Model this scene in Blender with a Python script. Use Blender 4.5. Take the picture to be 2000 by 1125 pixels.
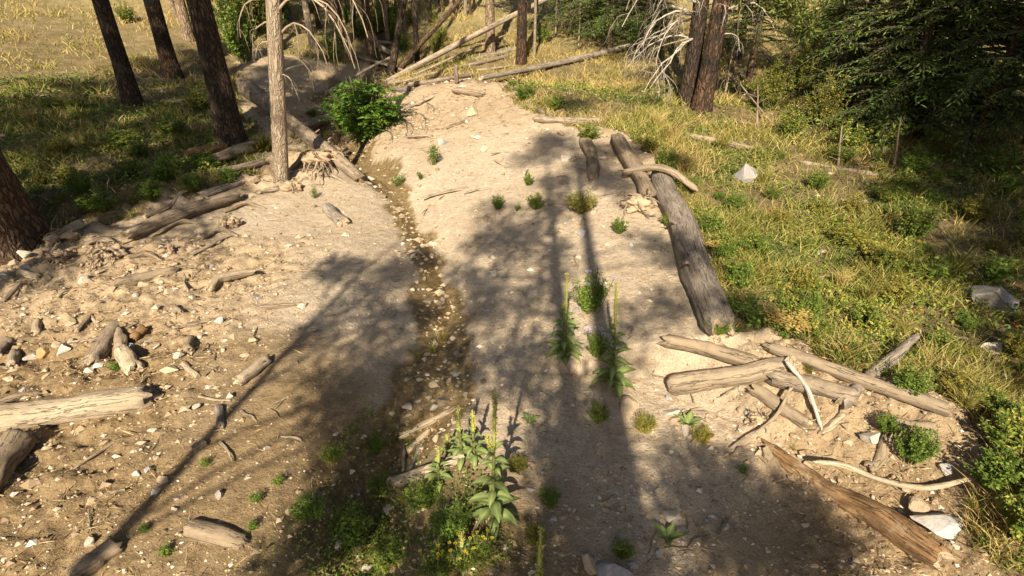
import bpy, math, random
import numpy as np
from mathutils import Vector, Matrix

# ------------------------------------------------------------------ camera, sky, sun, exposure
for o in list(bpy.data.objects): bpy.data.objects.remove(o)
scene = bpy.context.scene
COL = scene.collection
CAMH, PITCH, F = 4.2, math.radians(29.6), 1100.0          # F in pixels of the 2000 px wide photograph
cam_d = bpy.data.cameras.new('camera'); cam = bpy.data.objects.new('camera', cam_d); COL.objects.link(cam)
cam.location = (0, 0, CAMH); cam.rotation_euler = (math.pi/2 - PITCH, 0, 0)
cam_d.sensor_width = 36; cam_d.lens = 36*F/2000; cam_d.clip_end = 600; cam_d.clip_start = 0.05
scene.camera = cam
SUN_EL, SUN_AZ = math.radians(37), math.radians(8)
SD = np.array([math.sin(SUN_AZ), math.cos(SUN_AZ)])        # ground direction in which shadows fall
world = bpy.data.worlds.new('World'); scene.world = world; world.use_nodes = True
wn = world.node_tree.nodes; bg = wn['Background']
sky = wn.new('ShaderNodeTexSky'); sky.sky_type = 'NISHITA'; sky.sun_disc = False
sky.sun_elevation = SUN_EL; sky.sun_rotation = math.pi + SUN_AZ; sky.dust_density = 2.0; sky.air_density = 1.0
world.node_tree.links.new(sky.outputs[0], bg.inputs[0]); bg.inputs[1].default_value = 0.05
sl = bpy.data.lights.new('sun', 'SUN'); sl.energy = 5.0; sl.angle = math.radians(0.5); sl.color = (1, .89, .71)
sun = bpy.data.objects.new('sun', sl); COL.objects.link(sun)
sv = Vector((SD[0]*math.cos(SUN_EL), SD[1]*math.cos(SUN_EL), -math.sin(SUN_EL)))
sun.rotation_euler = sv.to_track_quat('-Z', 'Y').to_euler(); sun.location = (-3, -12, 18)
vs = scene.view_settings; vs.view_transform = 'Standard'; vs.look = 'None'; vs.gamma = 1; vs.exposure = 1.12
vs.use_curve_mapping = False
scene.render.engine = 'CYCLES'; scene.render.resolution_x = 1024; scene.render.resolution_y = 576
scene.cycles.max_bounces = 4; scene.cycles.diffuse_bounces = 3; scene.cycles.glossy_bounces = 1; scene.cycles.transmission_bounces = 2; scene.cycles.transparent_max_bounces = 8

rng = np.random.default_rng(7); random.seed(7)

# ------------------------------------------------------------------ noise and terrain
_T = np.random.default_rng(3).random((256, 256)).astype(np.float64)
def vn(x, y, s=0):
    x = np.asarray(x, float) + s*17.31; y = np.asarray(y, float) + s*9.77
    xi = np.floor(x).astype(int); yi = np.floor(y).astype(int)
    fx = x-xi; fy = y-yi; fx = fx*fx*(3-2*fx); fy = fy*fy*(3-2*fy)
    a = _T[xi & 255, yi & 255]; b = _T[(xi+1) & 255, yi & 255]; c = _T[xi & 255, (yi+1) & 255]; d = _T[(xi+1) & 255, (yi+1) & 255]
    return (a*(1-fx)+b*fx)*(1-fy) + (c*(1-fx)+d*fx)*fy - .5
def fbm(x, y, o=3, s=0):
    r = 0; a = 1.0; f = 1.0
    for k in range(o): r = r + a*vn(np.asarray(x)*f, np.asarray(y)*f, s+k*3); a *= .5; f *= 2.07
    return r
def ss(t): t = np.clip(t, 0, 1); return t*t*(3-2*t)
def softplus(t, k): return k*np.log1p(np.exp(np.clip(t/k, -30, 30)))
def ray(px, py):
    u = (px-1000)/F; v = (562.5-py)/F
    return np.array([u, math.cos(PITCH)+v*math.sin(PITCH), -math.sin(PITCH)+v*math.cos(PITCH)])
def flat(px, py, z=0.0):
    d = ray(px, py); t = (z-CAMH)/d[2]; return d[0]*t, d[1]*t
def at_y(px, py, Y):
    d = ray(px, py); t = Y/d[1]; return np.array([d[0]*t, Y, CAMH+d[2]*t])
_cr = [flat(a, b, -.15) for a, b in [(690,1120),(712,1010),(728,940),(765,870),(838,805),(856,745),(862,680),(862,600),(838,520),(800,440),(752,375),(715,345)]]
CY = np.array([-30, 0.5]+[p[1] for p in _cr]+[15.5, 18.5, 24, 40, 80]); CX = np.array([-1.8, -1.6]+[p[0] for p in _cr]+[-5.0, -5.6, -5.4, -8, -14])
_ck = [(1.0, 4.3), (2.6, 4.1), (3.6, 3.9), (4.8, 3.1), (5.6, 2.6), (7.0, 2.65), (9.0, 2.75), (11, 2.85), (13, 2.8), (14.6, 2.2), (16, .5), (17.3, -1.6), (20, -2), (30, -3)]
KY = np.array([p[0] for p in _ck]); KX = np.array([p[1] for p in _ck])
def terr(x, y):
    x = np.asarray(x, float); y = np.asarray(y, float)
    xc = np.interp(y, CY, CX) + .12*vn(y*1.3, 0*y, 5); d = x-xc; ad = np.abs(d)
    z = 0.022*(y-6)
    L = .14*ss(ad/1.3) + .02*np.minimum(ad, 8)
    yb = np.interp(x, [-14, -8.2, -6.7, -5.7, -4.6], [7.6, 9.0, 10.3, 11.5, 12.4]); t = y-yb + .5*fbm(x*.9, y*.9, 2, 8)
    lm = ss((-3.6-x)/1.0)
    L = L + lm*(.30*np.exp(-(t/.5)**2) + .12*ss(t/1.2) + .05*np.clip(t, 0, 6))
    kx = np.interp(y, KY, KX); A = np.interp(y, [0, 3.5, 5.5, 8, 11, 14.5, 16.5, 19, 24], [.75, .7, .55, .6, .85, 1.05, 1.0, .55, .3])
    wn_ = np.interp(y, [3.5, 5.2, 6.2], [1.0, 1.3, 30.])                     # the near bank is short and steep
    w = np.minimum(kx-xc, wn_); u = (x-(kx-w))/np.maximum(w, .4)
    R = .10*ss(ad/1.0) + A*np.where(u < 1, .45*np.clip(u, 0, 1)+.55*ss(u), 1) - .22*A*ss((x-kx-.1)/1.6)
    z = z + np.where(d < 0, L, R)
    dep = np.interp(y, [0, 3.6, 4.6, 5.2, 11, 12.5, 14, 20, 26], [.55, .5, .4, .10, .10, .28, .55, .55, .1]); wd = np.interp(y, [0, 4.5, 5.2, 11, 14, 18], [.42, .42, .42, .36, .6, 1.3])
    z = z - dep*np.exp(-(ad/wd)**2)
    z = z + .20*softplus(y-22-.1*x, 3) + .16*softplus(-x-14, 3) + .10*softplus(x-13, 3)
    z = z + .22*fbm(x*.25, y*.25, 2, 1)*ss((y-2)/10+.3) + .05*fbm(x*1.1, y*1.1, 2, 2)
    return z
def rough(x, y):
    a = ss((-x-2.6)/1.6)*ss((9.5-y)/1.5) + ss((x-2.0)/.8)*ss((5.6-y)/.8) + .7*ss((3.0-y)/.8) + .8*ss((y-12)/3) + .55*ss((x-1.2)/1)*ss((y-9)/2)
    yb = np.interp(x, [-14, -8.2, -6.7, -5.7, -4.6], [7.6, 9.0, 10.3, 11.5, 12.4])
    return np.clip(a + 1.1*np.exp(-((y-yb)/.8)**2)*ss((-3.8-x)/.5), 0, 1.3)
def hz(x, y):
    x = np.asarray(x, float); y = np.asarray(y, float); r = rough(x, y)
    n2 = fbm(x*6, y*6, 3, 11); n3 = np.abs(fbm(x*3.1, y*3.1, 3, 12))
    yb = np.interp(x, [-14, -8.2, -6.7, -5.7, -4.6], [7.6, 9.0, 10.3, 11.5, 12.4]); bk = np.exp(-((y-yb+.55)/.75)**2)*ss((-3.7-x)/.6)+.6*np.exp(-((x-3.0)**2+(y-4.9)**2)/.8)
    lump = np.abs(fbm(x*2.3, y*2.3, 3, 14))
    return terr(x, y) + bk*(.28*(.3-lump)+.10*n2) + .012*n2 + r*(.07*n2 + .10*(.22-n3)) + (.006+.03*r)*fbm(x*23, y*23, 2, 13)
_ts = np.geomspace(1.5, 160, 1400)
def gp(px, py):
    d = ray(px, py); X = d[0]*_ts; Y = d[1]*_ts; Z = CAMH+d[2]*_ts; g = Z-terr(X, Y)
    i = np.argmax(g < 0)
    if g[i] >= 0: i = len(_ts)-1
    k = g[i-1]/(g[i-1]-g[i]) if i > 0 else 0; t = _ts[i-1]+(_ts[i]-_ts[i-1])*k if i > 0 else _ts[0]
    x, y = d[0]*t, d[1]*t
    return np.array([x, y, float(hz(x, y))])
def depth(p): return p[1]*math.cos(PITCH)+(CAMH-p[2])*math.sin(PITCH)
def m_px(w, p): return w*depth(p)/F                       # metres of w photo pixels at point p
def inpoly(x, y, poly):
    r = np.zeros(np.shape(x), bool); n = len(poly)
    for i in range(n):
        x1, y1 = poly[i]; x2, y2 = poly[(i+1) % n]
        if y1 == y2: continue
        c = ((y1 > y) != (y2 > y)) & (x < (x2-x1)*(y-y1)/(y2-y1)+x1); r ^= c
    return r
def wpoly(pts): return [tuple(gp(a, b)[:2]) for a, b in pts]
V_RIGHT = wpoly([(1215,262),(1262,300),(1345,395),(1395,500),(1440,640),(1500,672),(1650,735),(1760,760),(1860,815),(1905,920),(1990,1080),(2080,1124)]) + [(9, 1.5), (40, -5), (60, 60), (0, 24)] + wpoly([(985,150),(1000,205),(1110,245)])
V_LEFT = wpoly([(40,480),(95,462),(200,425),(330,395),(480,352),(600,292),(640,235)]) + [(-5.8, 22), (-60, 60), (-40, 0), (-12, 7)]
V_BOT = wpoly([(430,1124),(560,1000),(690,880),(745,800),(790,900),(905,870),(990,1000),(1040,1124)])
V_HOLLOW = wpoly([(480,95),(560,105),(640,118),(705,112),(738,140),(735,170),(700,215),(650,262),(610,310),(545,352),(480,330),(488,250),(478,180)])
def veg(x, y):
    wx = x+.5*fbm(x*1.4, y*1.4, 3, 21); wy = y+.5*fbm(x*1.4, y*1.4, 3, 22)
    v = inpoly(wx, wy, V_RIGHT) | inpoly(wx, wy, V_LEFT) | (y > 19) | (np.abs(x) > 13) | (y < -3)
    h = inpoly(x+.7*fbm(x*.9, y*.9, 3, 25), y+.7*fbm(x*.9, y*.9, 3, 26), V_HOLLOW)
    return v*(1-.93*h)
def vegbot(x, y):
    wx = x+.5*fbm(x*2, y*2, 3, 23); wy = y+.5*fbm(x*2, y*2, 3, 24); return inpoly(wx, wy, V_BOT).astype(float)

# ------------------------------------------------------------------ mesh building
class MB:
    def __init__(s): s.v = []; s.f = []; s.mi = []; s.r = []; s.tc = []; s.n = 0
    def add(s, v, f, rnd=None, tc=None, mi=0):
        v = np.asarray(v, float).reshape(-1, 3); f = np.asarray(f, int)
        s.v.append(v); s.f.append(f+s.n); s.mi.append(np.full(len(f), mi)); k = len(v)
        s.r.append(np.full(k, .5) if rnd is None else np.broadcast_to(np.asarray(rnd, float), (k,)))
        s.tc.append(v if tc is None else np.asarray(tc, float)); s.n += k
        return s
    def mesh(s, name, mats, smooth=True, origin=(0, 0, 0)):
        me = bpy.data.meshes.new(name); v = np.concatenate(s.v)-np.asarray(origin, float)
        me.vertices.add(len(v)); me.vertices.foreach_set('co', v.astype(np.float32).ravel())
        loops = np.concatenate([f.ravel() for f in s.f]); tot = np.concatenate([np.full(len(f), f.shape[1]) for f in s.f])
        me.loops.add(len(loops)); me.loops.foreach_set('vertex_index', loops.astype(np.int32))
        me.polygons.add(len(tot)); me.polygons.foreach_set('loop_start', (np.cumsum(tot)-tot).astype(np.int32))
        me.polygons.foreach_set('material_index', np.concatenate(s.mi).astype(np.int32))
        me.update(calc_edges=True)
        me.polygons.foreach_set('use_smooth', np.full(len(tot), bool(smooth)))
        a = me.attributes.new('rnd', 'FLOAT', 'POINT'); a.data.foreach_set('value', np.concatenate(s.r).astype(np.float32))
        a = me.attributes.new('tc', 'FLOAT_VECTOR', 'POINT'); a.data.foreach_set('vector', np.concatenate(s.tc).astype(np.float32).ravel())
        for m in (mats if isinstance(mats, (list, tuple)) else [mats]): me.materials.append(m)
        return me
    def build(s, name, mats, parent=None, smooth=True, origin=(0, 0, 0)):
        return obj(name, s.mesh(name, mats, smooth, origin), parent, origin)
def obj(name, me, parent=None, loc=(0, 0, 0)):
    o = bpy.data.objects.new(name, me); COL.objects.link(o); o.location = loc
    if parent is not None: o.parent = parent
    return o
def tag(o, label, cat, group=None, kind=None):
    if label: o['label'] = label
    if cat: o['category'] = cat
    if group: o['group'] = group
    if kind: o['kind'] = kind
    return o
def thing(name, label, cat, loc, rz=0, group=None):
    o = bpy.data.objects.new(name, None); COL.objects.link(o); o.location = loc; o.rotation_euler = (0, 0, rz); o.empty_display_size = .2
    return tag(o, label, cat, group)

def spline(pts, n=10):
    P = np.asarray(pts, float)
    if len(P) == 2: return P[0]+(P[1]-P[0])*np.linspace(0, 1, n)[:, None]
    Q = np.vstack([2*P[0]-P[1], P, 2*P[-1]-P[-2]]); out = []
    m = max(2, n//(len(P)-1))
    for i in range(len(P)-1):
        p0, p1, p2, p3 = Q[i:i+4]
        for t in np.linspace(0, 1, m, endpoint=False):
            out.append(.5*((2*p1)+(p2-p0)*t+(2*p0-5*p1+4*p2-p3)*t*t+(3*p1-p0-3*p2+p3)*t**3))
    return np.array(out+[P[-1]])
def tube(mb, path, rad, n=8, amp=.06, seed=0, cap=True, mi=0, cmi=None, rnd=.5, jag=0, flare=0, fl=(0, 3), groove=0):
    P = np.asarray(path, float); N = len(P); rad = np.broadcast_to(np.asarray(rad, float), (N,))
    T = np.gradient(P, axis=0); T /= np.linalg.norm(T, axis=1)[:, None]+1e-9
    a = np.array([0, 0, 1.]) if abs(T[0][2]) < .9 else np.array([0, 1., 0])
    u = np.cross(T[0], a); u /= np.linalg.norm(u); U = [u]
    for i in range(1, N):
        u = U[-1]-T[i]*np.dot(U[-1], T[i]); u /= np.linalg.norm(u)+1e-9; U.append(u)
    U = np.array(U); V = np.cross(T, U)
    th = np.linspace(0, 2*math.pi, n, endpoint=False); c = np.cos(th); s_ = np.sin(th)
    S = np.concatenate([[0], np.cumsum(np.linalg.norm(np.diff(P, axis=0), axis=1))])
    rm = max(rad.max(), 1e-4)
    nz = fbm(c[None, :]*1.3+S[:, None]/rm*.18+seed*3.1, s_[None, :]*1.3+S[:, None]/rm*.05+seed*1.7, 3, seed % 40)
    n2 = fbm(th[None, :]*2.2+seed+0*S[:, None], S[:, None]/rm*.25+0*th[None, :], 2, seed % 40+3)
    R = rad[:, None]*(1+amp*2.0*nz+amp*.9*n2)
    if groove: R = R*(1+groove*(np.abs(fbm(th[None, :]*3.3+seed*2.3+.6*nz, S[:, None]/rm*.07+0*th[None, :], 2, seed % 40+7))*-2+.4)+groove*.8*vn(th[None, :]*2.1+seed, S[:, None]/rm*1.1, seed % 40+9))
    if flare:
        R = R*(1+flare*np.exp(-S[:, None]/(rm*fl[0]+1e-6))*(1+.5*np.cos(th*fl[1]+seed)[None, :]))
    vv = P[:, None, :]+R[:, :, None]*(c[None, :, None]*U[:, None, :]+s_[None, :, None]*V[:, None, :])
    if jag:
        j = jag*rm*(vn(th*2.3+seed, th*0+1.5, 4)*2)[:, None]
        vv[-1] += j*T[-1]; vv[0] += jag*rm*(vn(th*2.7+seed, th*0+7.5, 6)*2)[:, None]*T[0]
    tc = np.stack([R*c[None, :], R*s_[None, :], np.broadcast_to(S[:, None], R.shape)], -1)
    i = np.arange(N-1)[:, None]*n; j = np.arange(n)[None, :]; j2 = (j+1) % n
    f = np.stack([i+j, i+j2, i+n+j2, i+n+j], -1).reshape(-1, 4)
    mb.add(vv.reshape(-1, 3), f, rnd, tc.reshape(-1, 3), mi)
    if cap:
        for e in (0, N-1):
            ring = vv[e]; cc = ring.mean(0)-T[e]*(1 if e else -1)*(-.05 if not jag else .25)*rm*(-1 if not jag else 1)*.6
            k = np.arange(n); tri = np.stack([k, (k+1) % n, np.full(n, n)], -1)
            if e == 0: tri = tri[:, ::-1]
            tcc = np.vstack([np.stack([R[e]*c, R[e]*s_, 0*c+S[e]], -1), [[0, 0, S[e]]]])
            mb.add(np.vstack([ring, cc]), tri, rnd, tcc, mi if cmi is None else cmi)
    return mb
def blades(mb, pos, dr, L, W, rnd, fold=.25, nrm=None, mi=0):
    """diamond leaves: base, left, tip, right (2 triangles each, folded on the midrib)"""
    pos = np.asarray(pos, float); n = len(pos); dr = np.asarray(dr, float); dr = dr/(np.linalg.norm(dr, axis=1)[:, None]+1e-9)
    if nrm is None:
        nrm = rng.normal(size=(n, 3))*.5+np.array([0, 0, 1.0])
    sd = np.cross(dr, nrm); sd /= np.linalg.norm(sd, axis=1)[:, None]+1e-9; nn = np.cross(sd, dr)
    L = np.broadcast_to(L, (n,))[:, None]; W = np.broadcast_to(W, (n,))[:, None]
    mid = pos+dr*L*.45
    v = np.stack([pos, mid+sd*W*.5+nn*W*fold, pos+dr*L, mid-sd*W*.5+nn*W*fold], 1).reshape(-1, 3)
    b = np.arange(n)[:, None]*4; f = np.concatenate([b+[[0, 2, 1]], b+[[0, 3, 2]]], 1).reshape(-1, 3)
    mb.add(v, f, np.repeat(rnd, 4), None, mi)
def grassblades(mb, pos, dr, L, W, rnd, bend=.35):
    """a bent blade: 3 triangles"""
    n = len(pos); dr = dr/(np.linalg.norm(dr, axis=1)[:, None]+1e-9); h = dr*[1, 1, 0]; h /= np.linalg.norm(h, axis=1)[:, None]+1e-9
    sd = np.cross(dr, rng.normal(size=(n, 3))); sd /= np.linalg.norm(sd, axis=1)[:, None]+1e-9
    L = np.broadcast_to(L, (n,))[:, None]; W = np.broadcast_to(W, (n,))[:, None]
    m = pos+dr*L*.55; tip = m+(dr+h*bend*2-np.array([0, 0, bend]))*L*.45
    v = np.stack([pos-sd*W*.5, pos+sd*W*.5, m+sd*W*.4, m-sd*W*.4, tip], 1).reshape(-1, 3)
    b = np.arange(n)[:, None]*5; f = np.concatenate([b+[[0, 1, 2]], b+[[0, 2, 3]], b+[[3, 2, 4]]], 1).reshape(-1, 3)
    mb.add(v, f, np.repeat(rnd, 5))

# ------------------------------------------------------------------ materials
class NT:
    def __init__(s, name):
        s.m = bpy.data.materials.new(name); s.m.use_nodes = True; s.nt = s.m.node_tree; s.nt.nodes.clear()
        s.out = s.n('ShaderNodeOutputMaterial')
    def n(s, t, **kw):
        x = s.nt.nodes.new(t)
        for k, v in kw.items(): setattr(x, k, v)
        return x
    def l(s, a, b): s.nt.links.new(a, b)
    def attr(s, name): return s.n('ShaderNodeAttribute', attribute_name=name)
    def noise(s, vec, scale, detail=4, rough=.6):
        x = s.n('ShaderNodeTexNoise'); x.inputs['Scale'].default_value = scale; x.inputs['Detail'].default_value = detail; x.inputs['Roughness'].default_value = rough
        if vec is not None: s.l(vec, x.inputs['Vector'])
        return x
    def vor(s, vec, scale, feat='F1'):
        x = s.n('ShaderNodeTexVoronoi', feature=feat); x.inputs['Scale'].default_value = scale
        if vec is not None: s.l(vec, x.inputs['Vector'])
        return x
    def ramp(s, fac, stops):
        x = s.n('ShaderNodeValToRGB'); e = x.color_ramp.elements
        while len(e) < len(stops): e.new(.5)
        for i, (p, c) in enumerate(stops): e[i].position = p; e[i].color = (*c, 1) if len(c) == 3 else c
        s.l(fac, x.inputs[0]); return x.outputs[0]
    def mix(s, fac, a, b, mode='MIX'):
        x = s.n('ShaderNodeMix', data_type='RGBA', blend_type=mode)
        for inp, val in ((x.inputs[0], fac), (x.inputs[6], a), (x.inputs[7], b)):
            if isinstance(val, (int, float)): inp.default_value = val
            elif isinstance(val, (tuple, list)): inp.default_value = (*val, 1) if len(val) == 3 else val
            else: s.l(val, inp)
        return x.outputs[2]
    def math(s, op, a, b=0.0, clamp=False):
        x = s.n('ShaderNodeMath', operation=op, use_clamp=clamp)
        for i, val in enumerate((a, b)):
            if isinstance(val, (int, float)): x.inputs[i].default_value = val
            else: s.l(val, x.inputs[i])
        return x.outputs[0]
    def scalev(s, vec, sc):
        x = s.n('ShaderNodeMapping'); x.inputs['Scale'].default_value = sc; s.l(vec, x.inputs[0]); return x.outputs[0]
    def bump(s, h, st=.5, dist=.02, nrm=None):
        x = s.n('ShaderNodeBump'); x.inputs['Strength'].default_value = st; x.inputs['Distance'].default_value = dist; s.l(h, x.inputs['Height'])
        if nrm is not None: s.l(nrm, x.inputs['Normal'])
        return x.outputs[0]
    def pbsdf(s, col, rough=.9, nrm=None, spec=.2):
        x = s.n('ShaderNodeBsdfPrincipled')
        if isinstance(col, tuple): x.inputs['Base Color'].default_value = (*col, 1)
        else: s.l(col, x.inputs['Base Color'])
        if isinstance(rough, (int, float)): x.inputs['Roughness'].default_value = rough
        else: s.l(rough, x.inputs['Roughness'])
        x.inputs['Specular IOR Level'].default_value = spec
        if nrm is not None: s.l(nrm, x.inputs['Normal'])
        return x.outputs[0]
    def end(s, sh): s.l(sh, s.out.inputs[0]); return s.m

def m_ground():
    k = NT('ground_soil'); geo = k.n('ShaderNodeNewGeometry').outputs['Position']
    oldsoil = k.attr('humus').outputs['Fac']; vg = k.attr('veg').outputs['Fac']; wet = k.attr('wet').outputs['Fac']; rf = k.attr('rough').outputs['Fac']
    big = k.noise(geo, .9, 5, .6).outputs[0]; mid = k.noise(geo, 9, 6, .7).outputs[0]; fine = k.noise(geo, 42, 5, .75).outputs[0]
    dry = k.ramp(big, [(.25, (.46, .36, .25)), (.5, (.52, .42, .30)), (.75, (.57, .475, .35))])
    dry = k.mix(k.ramp(mid, [(.35, (0, 0, 0)), (.72, (1, 1, 1))]), dry, k.mix(.55, dry, (.24, .165, .10)))
    rgh = k.ramp(mid, [(.3, (.27, .18, .10)), (.5, (.38, .27, .155)), (.7, (.50, .385, .245))])
    col = k.mix(k.math('MULTIPLY', rf, .75, True), dry, rgh)
    col = k.mix(k.math('MULTIPLY', oldsoil, .95), col, k.ramp(mid, [(.3, (.135, .088, .042)), (.5, (.235, .16, .08)), (.7, (.35, .255, .14))]))
    v = k.vor(geo, 55); spk = k.ramp(v.outputs['Distance'], [(.10, (1, 1, 1)), (.24, (0, 0, 0))])
    sel = k.ramp(k.noise(geo, 21, 2).outputs[0], [(.52, (0, 0, 0)), (.6, (1, 1, 1))])
    col = k.mix(k.math('MULTIPLY', spk, k.math('MULTIPLY', sel, .75)), col, k.mix(v.outputs['Color'], (.50, .42, .31), (.24, .19, .14)))
    col = k.mix(k.ramp(fine, [(.34, (1, 1, 1)), (.5, (0, 0, 0))]), col, k.mix(.55, col, (.13, .088, .05)))
    crumb = k.vor(geo, 19); col = k.mix(k.math('MULTIPLY', k.math('MULTIPLY', k.ramp(crumb.outputs['Distance'], [(.10, (1, 1, 1)), (.22, (0, 0, 0))]), k.ramp(k.noise(geo, 7, 3).outputs[0], [(.48, (0, 0, 0)), (.6, (.7, .7, .7))])), k.math('ADD', k.math('MULTIPLY', rf, .9), .1, True)), col, k.mix(crumb.outputs['Color'], (.16, .11, .065), (.50, .41, .29)))
    vn1 = k.noise(geo, 2.3, 5, .65).outputs[0]; vn2 = k.noise(geo, 26, 4, .7).outputs[0]
    vcol = k.ramp(vn1, [(.3, (.07, .058, .025)), (.5, (.17, .13, .06)), (.68, (.33, .25, .125))])
    vcol = k.mix(.5, vcol, k.ramp(vn2, [(.3, (.05, .04, .018)), (.5, (.16, .115, .055)), (.7, (.36, .27, .14))]))
    far = k.n('ShaderNodeSeparateXYZ'); k.l(geo, far.inputs[0])
    hill = k.ramp(k.math('MULTIPLY', k.math('SUBTRACT', far.outputs[1], 21.0), .05, True), [(0, (0, 0, 0)), (1, (1, 1, 1))])
    straw = k.ramp(k.noise(geo, .55, 6, .7).outputs[0], [(.34, (.17, .16, .05)), (.48, (.42, .34, .14)), (.62, (.58, .46, .22))])
    vcol = k.mix(k.math('MULTIPLY', hill, .85), vcol, straw)
    col = k.mix(vg, col, vcol)
    wcol = k.ramp(k.noise(geo, 14, 5, .7).outputs[0], [(.3, (.10, .068, .03)), (.52, (.20, .14, .066)), (.72, (.33, .245, .125))])
    col = k.mix(wet, col, wcol)
    rr = k.math('SUBTRACT', .95, k.math('MULTIPLY', wet, .45))
    h = k.math('ADD', k.math('MULTIPLY', mid, .8), k.math('ADD', k.math('MULTIPLY', fine, .35), k.math('MULTIPLY', spk, k.math('MULTIPLY', sel, .3))))
    return k.end(k.pbsdf(col, rr, k.bump(h, 1.0, .05), .15))
def m_wood(name, stops, grain=(26, 26, 1.6), dust=None, crack=.6, rough=.9, bd=.012, dn=(.45, .6)):
    k = NT(name); tc = k.attr('tc').outputs['Vector']; geo = k.n('ShaderNodeNewGeometry')
    oi = k.n('ShaderNodeObjectInfo').outputs['Random']
    warp = k.mix(.06, tc, k.noise(tc, 3, 3).outputs['Color'])
    g = k.noise(k.scalev(warp, (grain[0]*1.7, grain[1]*1.7, grain[2]*2)), 1, 7, .72).outputs[0]; big = k.noise(tc, 3.2, 5, .7).outputs[0]; blot = k.noise(k.scalev(tc, (7, 7, 3)), 1, 6, .75).outputs[0]
    f = k.math('ADD', k.math('MULTIPLY', g, .42), k.math('ADD', k.math('MULTIPLY', big, .26), k.math('MULTIPLY', blot, .32)))
    col = k.ramp(f, [(.5+(p-.5)*.62, c) for p, c in stops])
    cn = k.noise(k.scalev(warp, (grain[0]*.7, grain[1]*.7, grain[2]*.55)), 1, 3, .6).outputs[0]
    cr = k.ramp(k.math('ABSOLUTE', k.math('SUBTRACT', cn, .5)), [(.0, (1, 1, 1)), (.016, (0, 0, 0))])
    col = k.mix(k.math('MULTIPLY', cr, crack), col, k.mix(.75, col, (.03, .02, .012)))
    if dust:
        up = k.n('ShaderNodeSeparateXYZ'); k.l(geo.outputs['Normal'], up.inputs[0])
        dmask = k.math('MULTIPLY', k.ramp(up.outputs[2], [(.0, (0, 0, 0)), (.7, (1, 1, 1))]), k.ramp(k.noise(geo.outputs['Position'], 7, 5, .7).outputs[0], [(dn[0], (0, 0, 0)), (dn[1], (1, 1, 1))]))
        col = k.mix(k.math('MULTIPLY', dmask, .75), col, dust)
    col = k.mix(.4, col, k.mix(oi, k.mix(.5, col, (.06, .042, .026)), k.mix(.3, col, (.5, .42, .32))))
    h = k.math('SUBTRACT', k.math('ADD', g, k.math('MULTIPLY', blot, .8)), k.math('MULTIPLY', cr, .8))
    return k.end(k.pbsdf(col, rough, k.bump(h, 1.0, bd*1.6), .1))
def m_bark(name, c1, c2, c3, char=0.0, sc=(7, 7, 1.9)):
    k = NT(name); tc = k.attr('tc').outputs['Vector']
    wob = k.noise(tc, 6, 3); v1 = k.mix(.12, tc, wob.outputs['Color'])
    v = k.vor(k.scalev(v1, (sc[0]*2.2, sc[1]*2.2, sc[2]*2.2)), 1, 'DISTANCE_TO_EDGE').outputs['Distance']
    fis = k.ramp(v, [(.02, (0, 0, 0)), (.22, (1, 1, 1))]); g = k.noise(k.scalev(tc, (30, 30, 7)), 1, 5, .7).outputs[0]
    col = k.mix(fis, c1, k.ramp(g, [(.3, c1), (.5, c2), (.72, c3)]))
    big = k.noise(tc, 1.1, 4, .65).outputs[0]
    if char: col = k.mix(k.ramp(big, [(.5-char*.35, (1, 1, 1)), (.62-char*.3+.12, (0, 0, 0))]) if char < 1 else 1.0, col, k.ramp(g, [(.3, (.008, .007, .006)), (.7, (.045, .035, .028))]))
    h = k.math('ADD', k.math('MULTIPLY', fis, .8), k.math('MULTIPLY', g, .4))
    return k.end(k.pbsdf(col, .9, k.bump(h, .9, .03), .15))
def m_stone(name, stops, sp=.25):
    k = NT(name); tex = k.n('ShaderNodeTexCoord').outputs['Object']; geo = k.n('ShaderNodeNewGeometry').outputs['Position']; oi = k.n('ShaderNodeObjectInfo').outputs['Random']
    n1 = k.noise(geo, 9, 6, .7).outputs[0]; n2 = k.noise(geo, 45, 4, .7).outputs[0]
    col = k.ramp(k.math('ADD', k.math('MULTIPLY', n1, .6), k.math('ADD', k.math('MULTIPLY', n2, .25), k.math('MULTIPLY', oi, .15))), stops)
    col = k.mix(k.ramp(k.noise(geo, 4, 4, .7).outputs[0], [(.5, (0, 0, 0)), (.68, (.55, .55, .55))]), col, (.35, .26, .165))
    return k.end(k.pbsdf(col, .8, k.bump(k.math('ADD', n1, n2), .55, .012), sp))
def m_leaf(name, stops, trans=.3, rough=.55, geo_var=True, spec=.25):
    k = NT(name); r = k.attr('rnd').outputs['Fac']; oi = k.n('ShaderNodeObjectInfo').outputs['Random']
    f = k.math('ADD', k.math('MULTIPLY', r, .85), k.math('MULTIPLY', oi, .15))
    col = k.ramp(f, stops)
    p = k.pbsdf(col, rough, None, spec); t = k.n('ShaderNodeBsdfTranslucent'); k.l(k.mix(.25, col, (.30, .32, .03)), t.inputs[0])
    mx = k.n('ShaderNodeMixShader'); mx.inputs[0].default_value = trans; k.l(p, mx.inputs[1]); k.l(t.outputs[0], mx.inputs[2])
    return k.end(mx.outputs[0])
MT = {}
MT['ground'] = m_ground()
MT['fir_twig'] = m_leaf('fir_twig', [(.1, (.035, .027, .018)), (.9, (.06, .046, .03))], 0.0, .9)
MT['pale'] = m_wood('bleached_wood', [(.3, (.27, .20, .125)), (.5, (.45, .36, .245)), (.7, (.58, .48, .34))], dust=(.45, .34, .22))
MT['brown'] = m_wood('weathered_wood', [(.3, (.11, .08, .055)), (.5, (.235, .18, .13)), (.7, (.38, .31, .235))], dust=(.42, .32, .21), dn=(.4, .6))
MT['dusty'] = m_wood('dusty_wood', [(.3, (.13, .095, .06)), (.5, (.235, .175, .115)), (.7, (.34, .26, .175))], dust=(.38, .29, .19), dn=(.3, .55))
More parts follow.
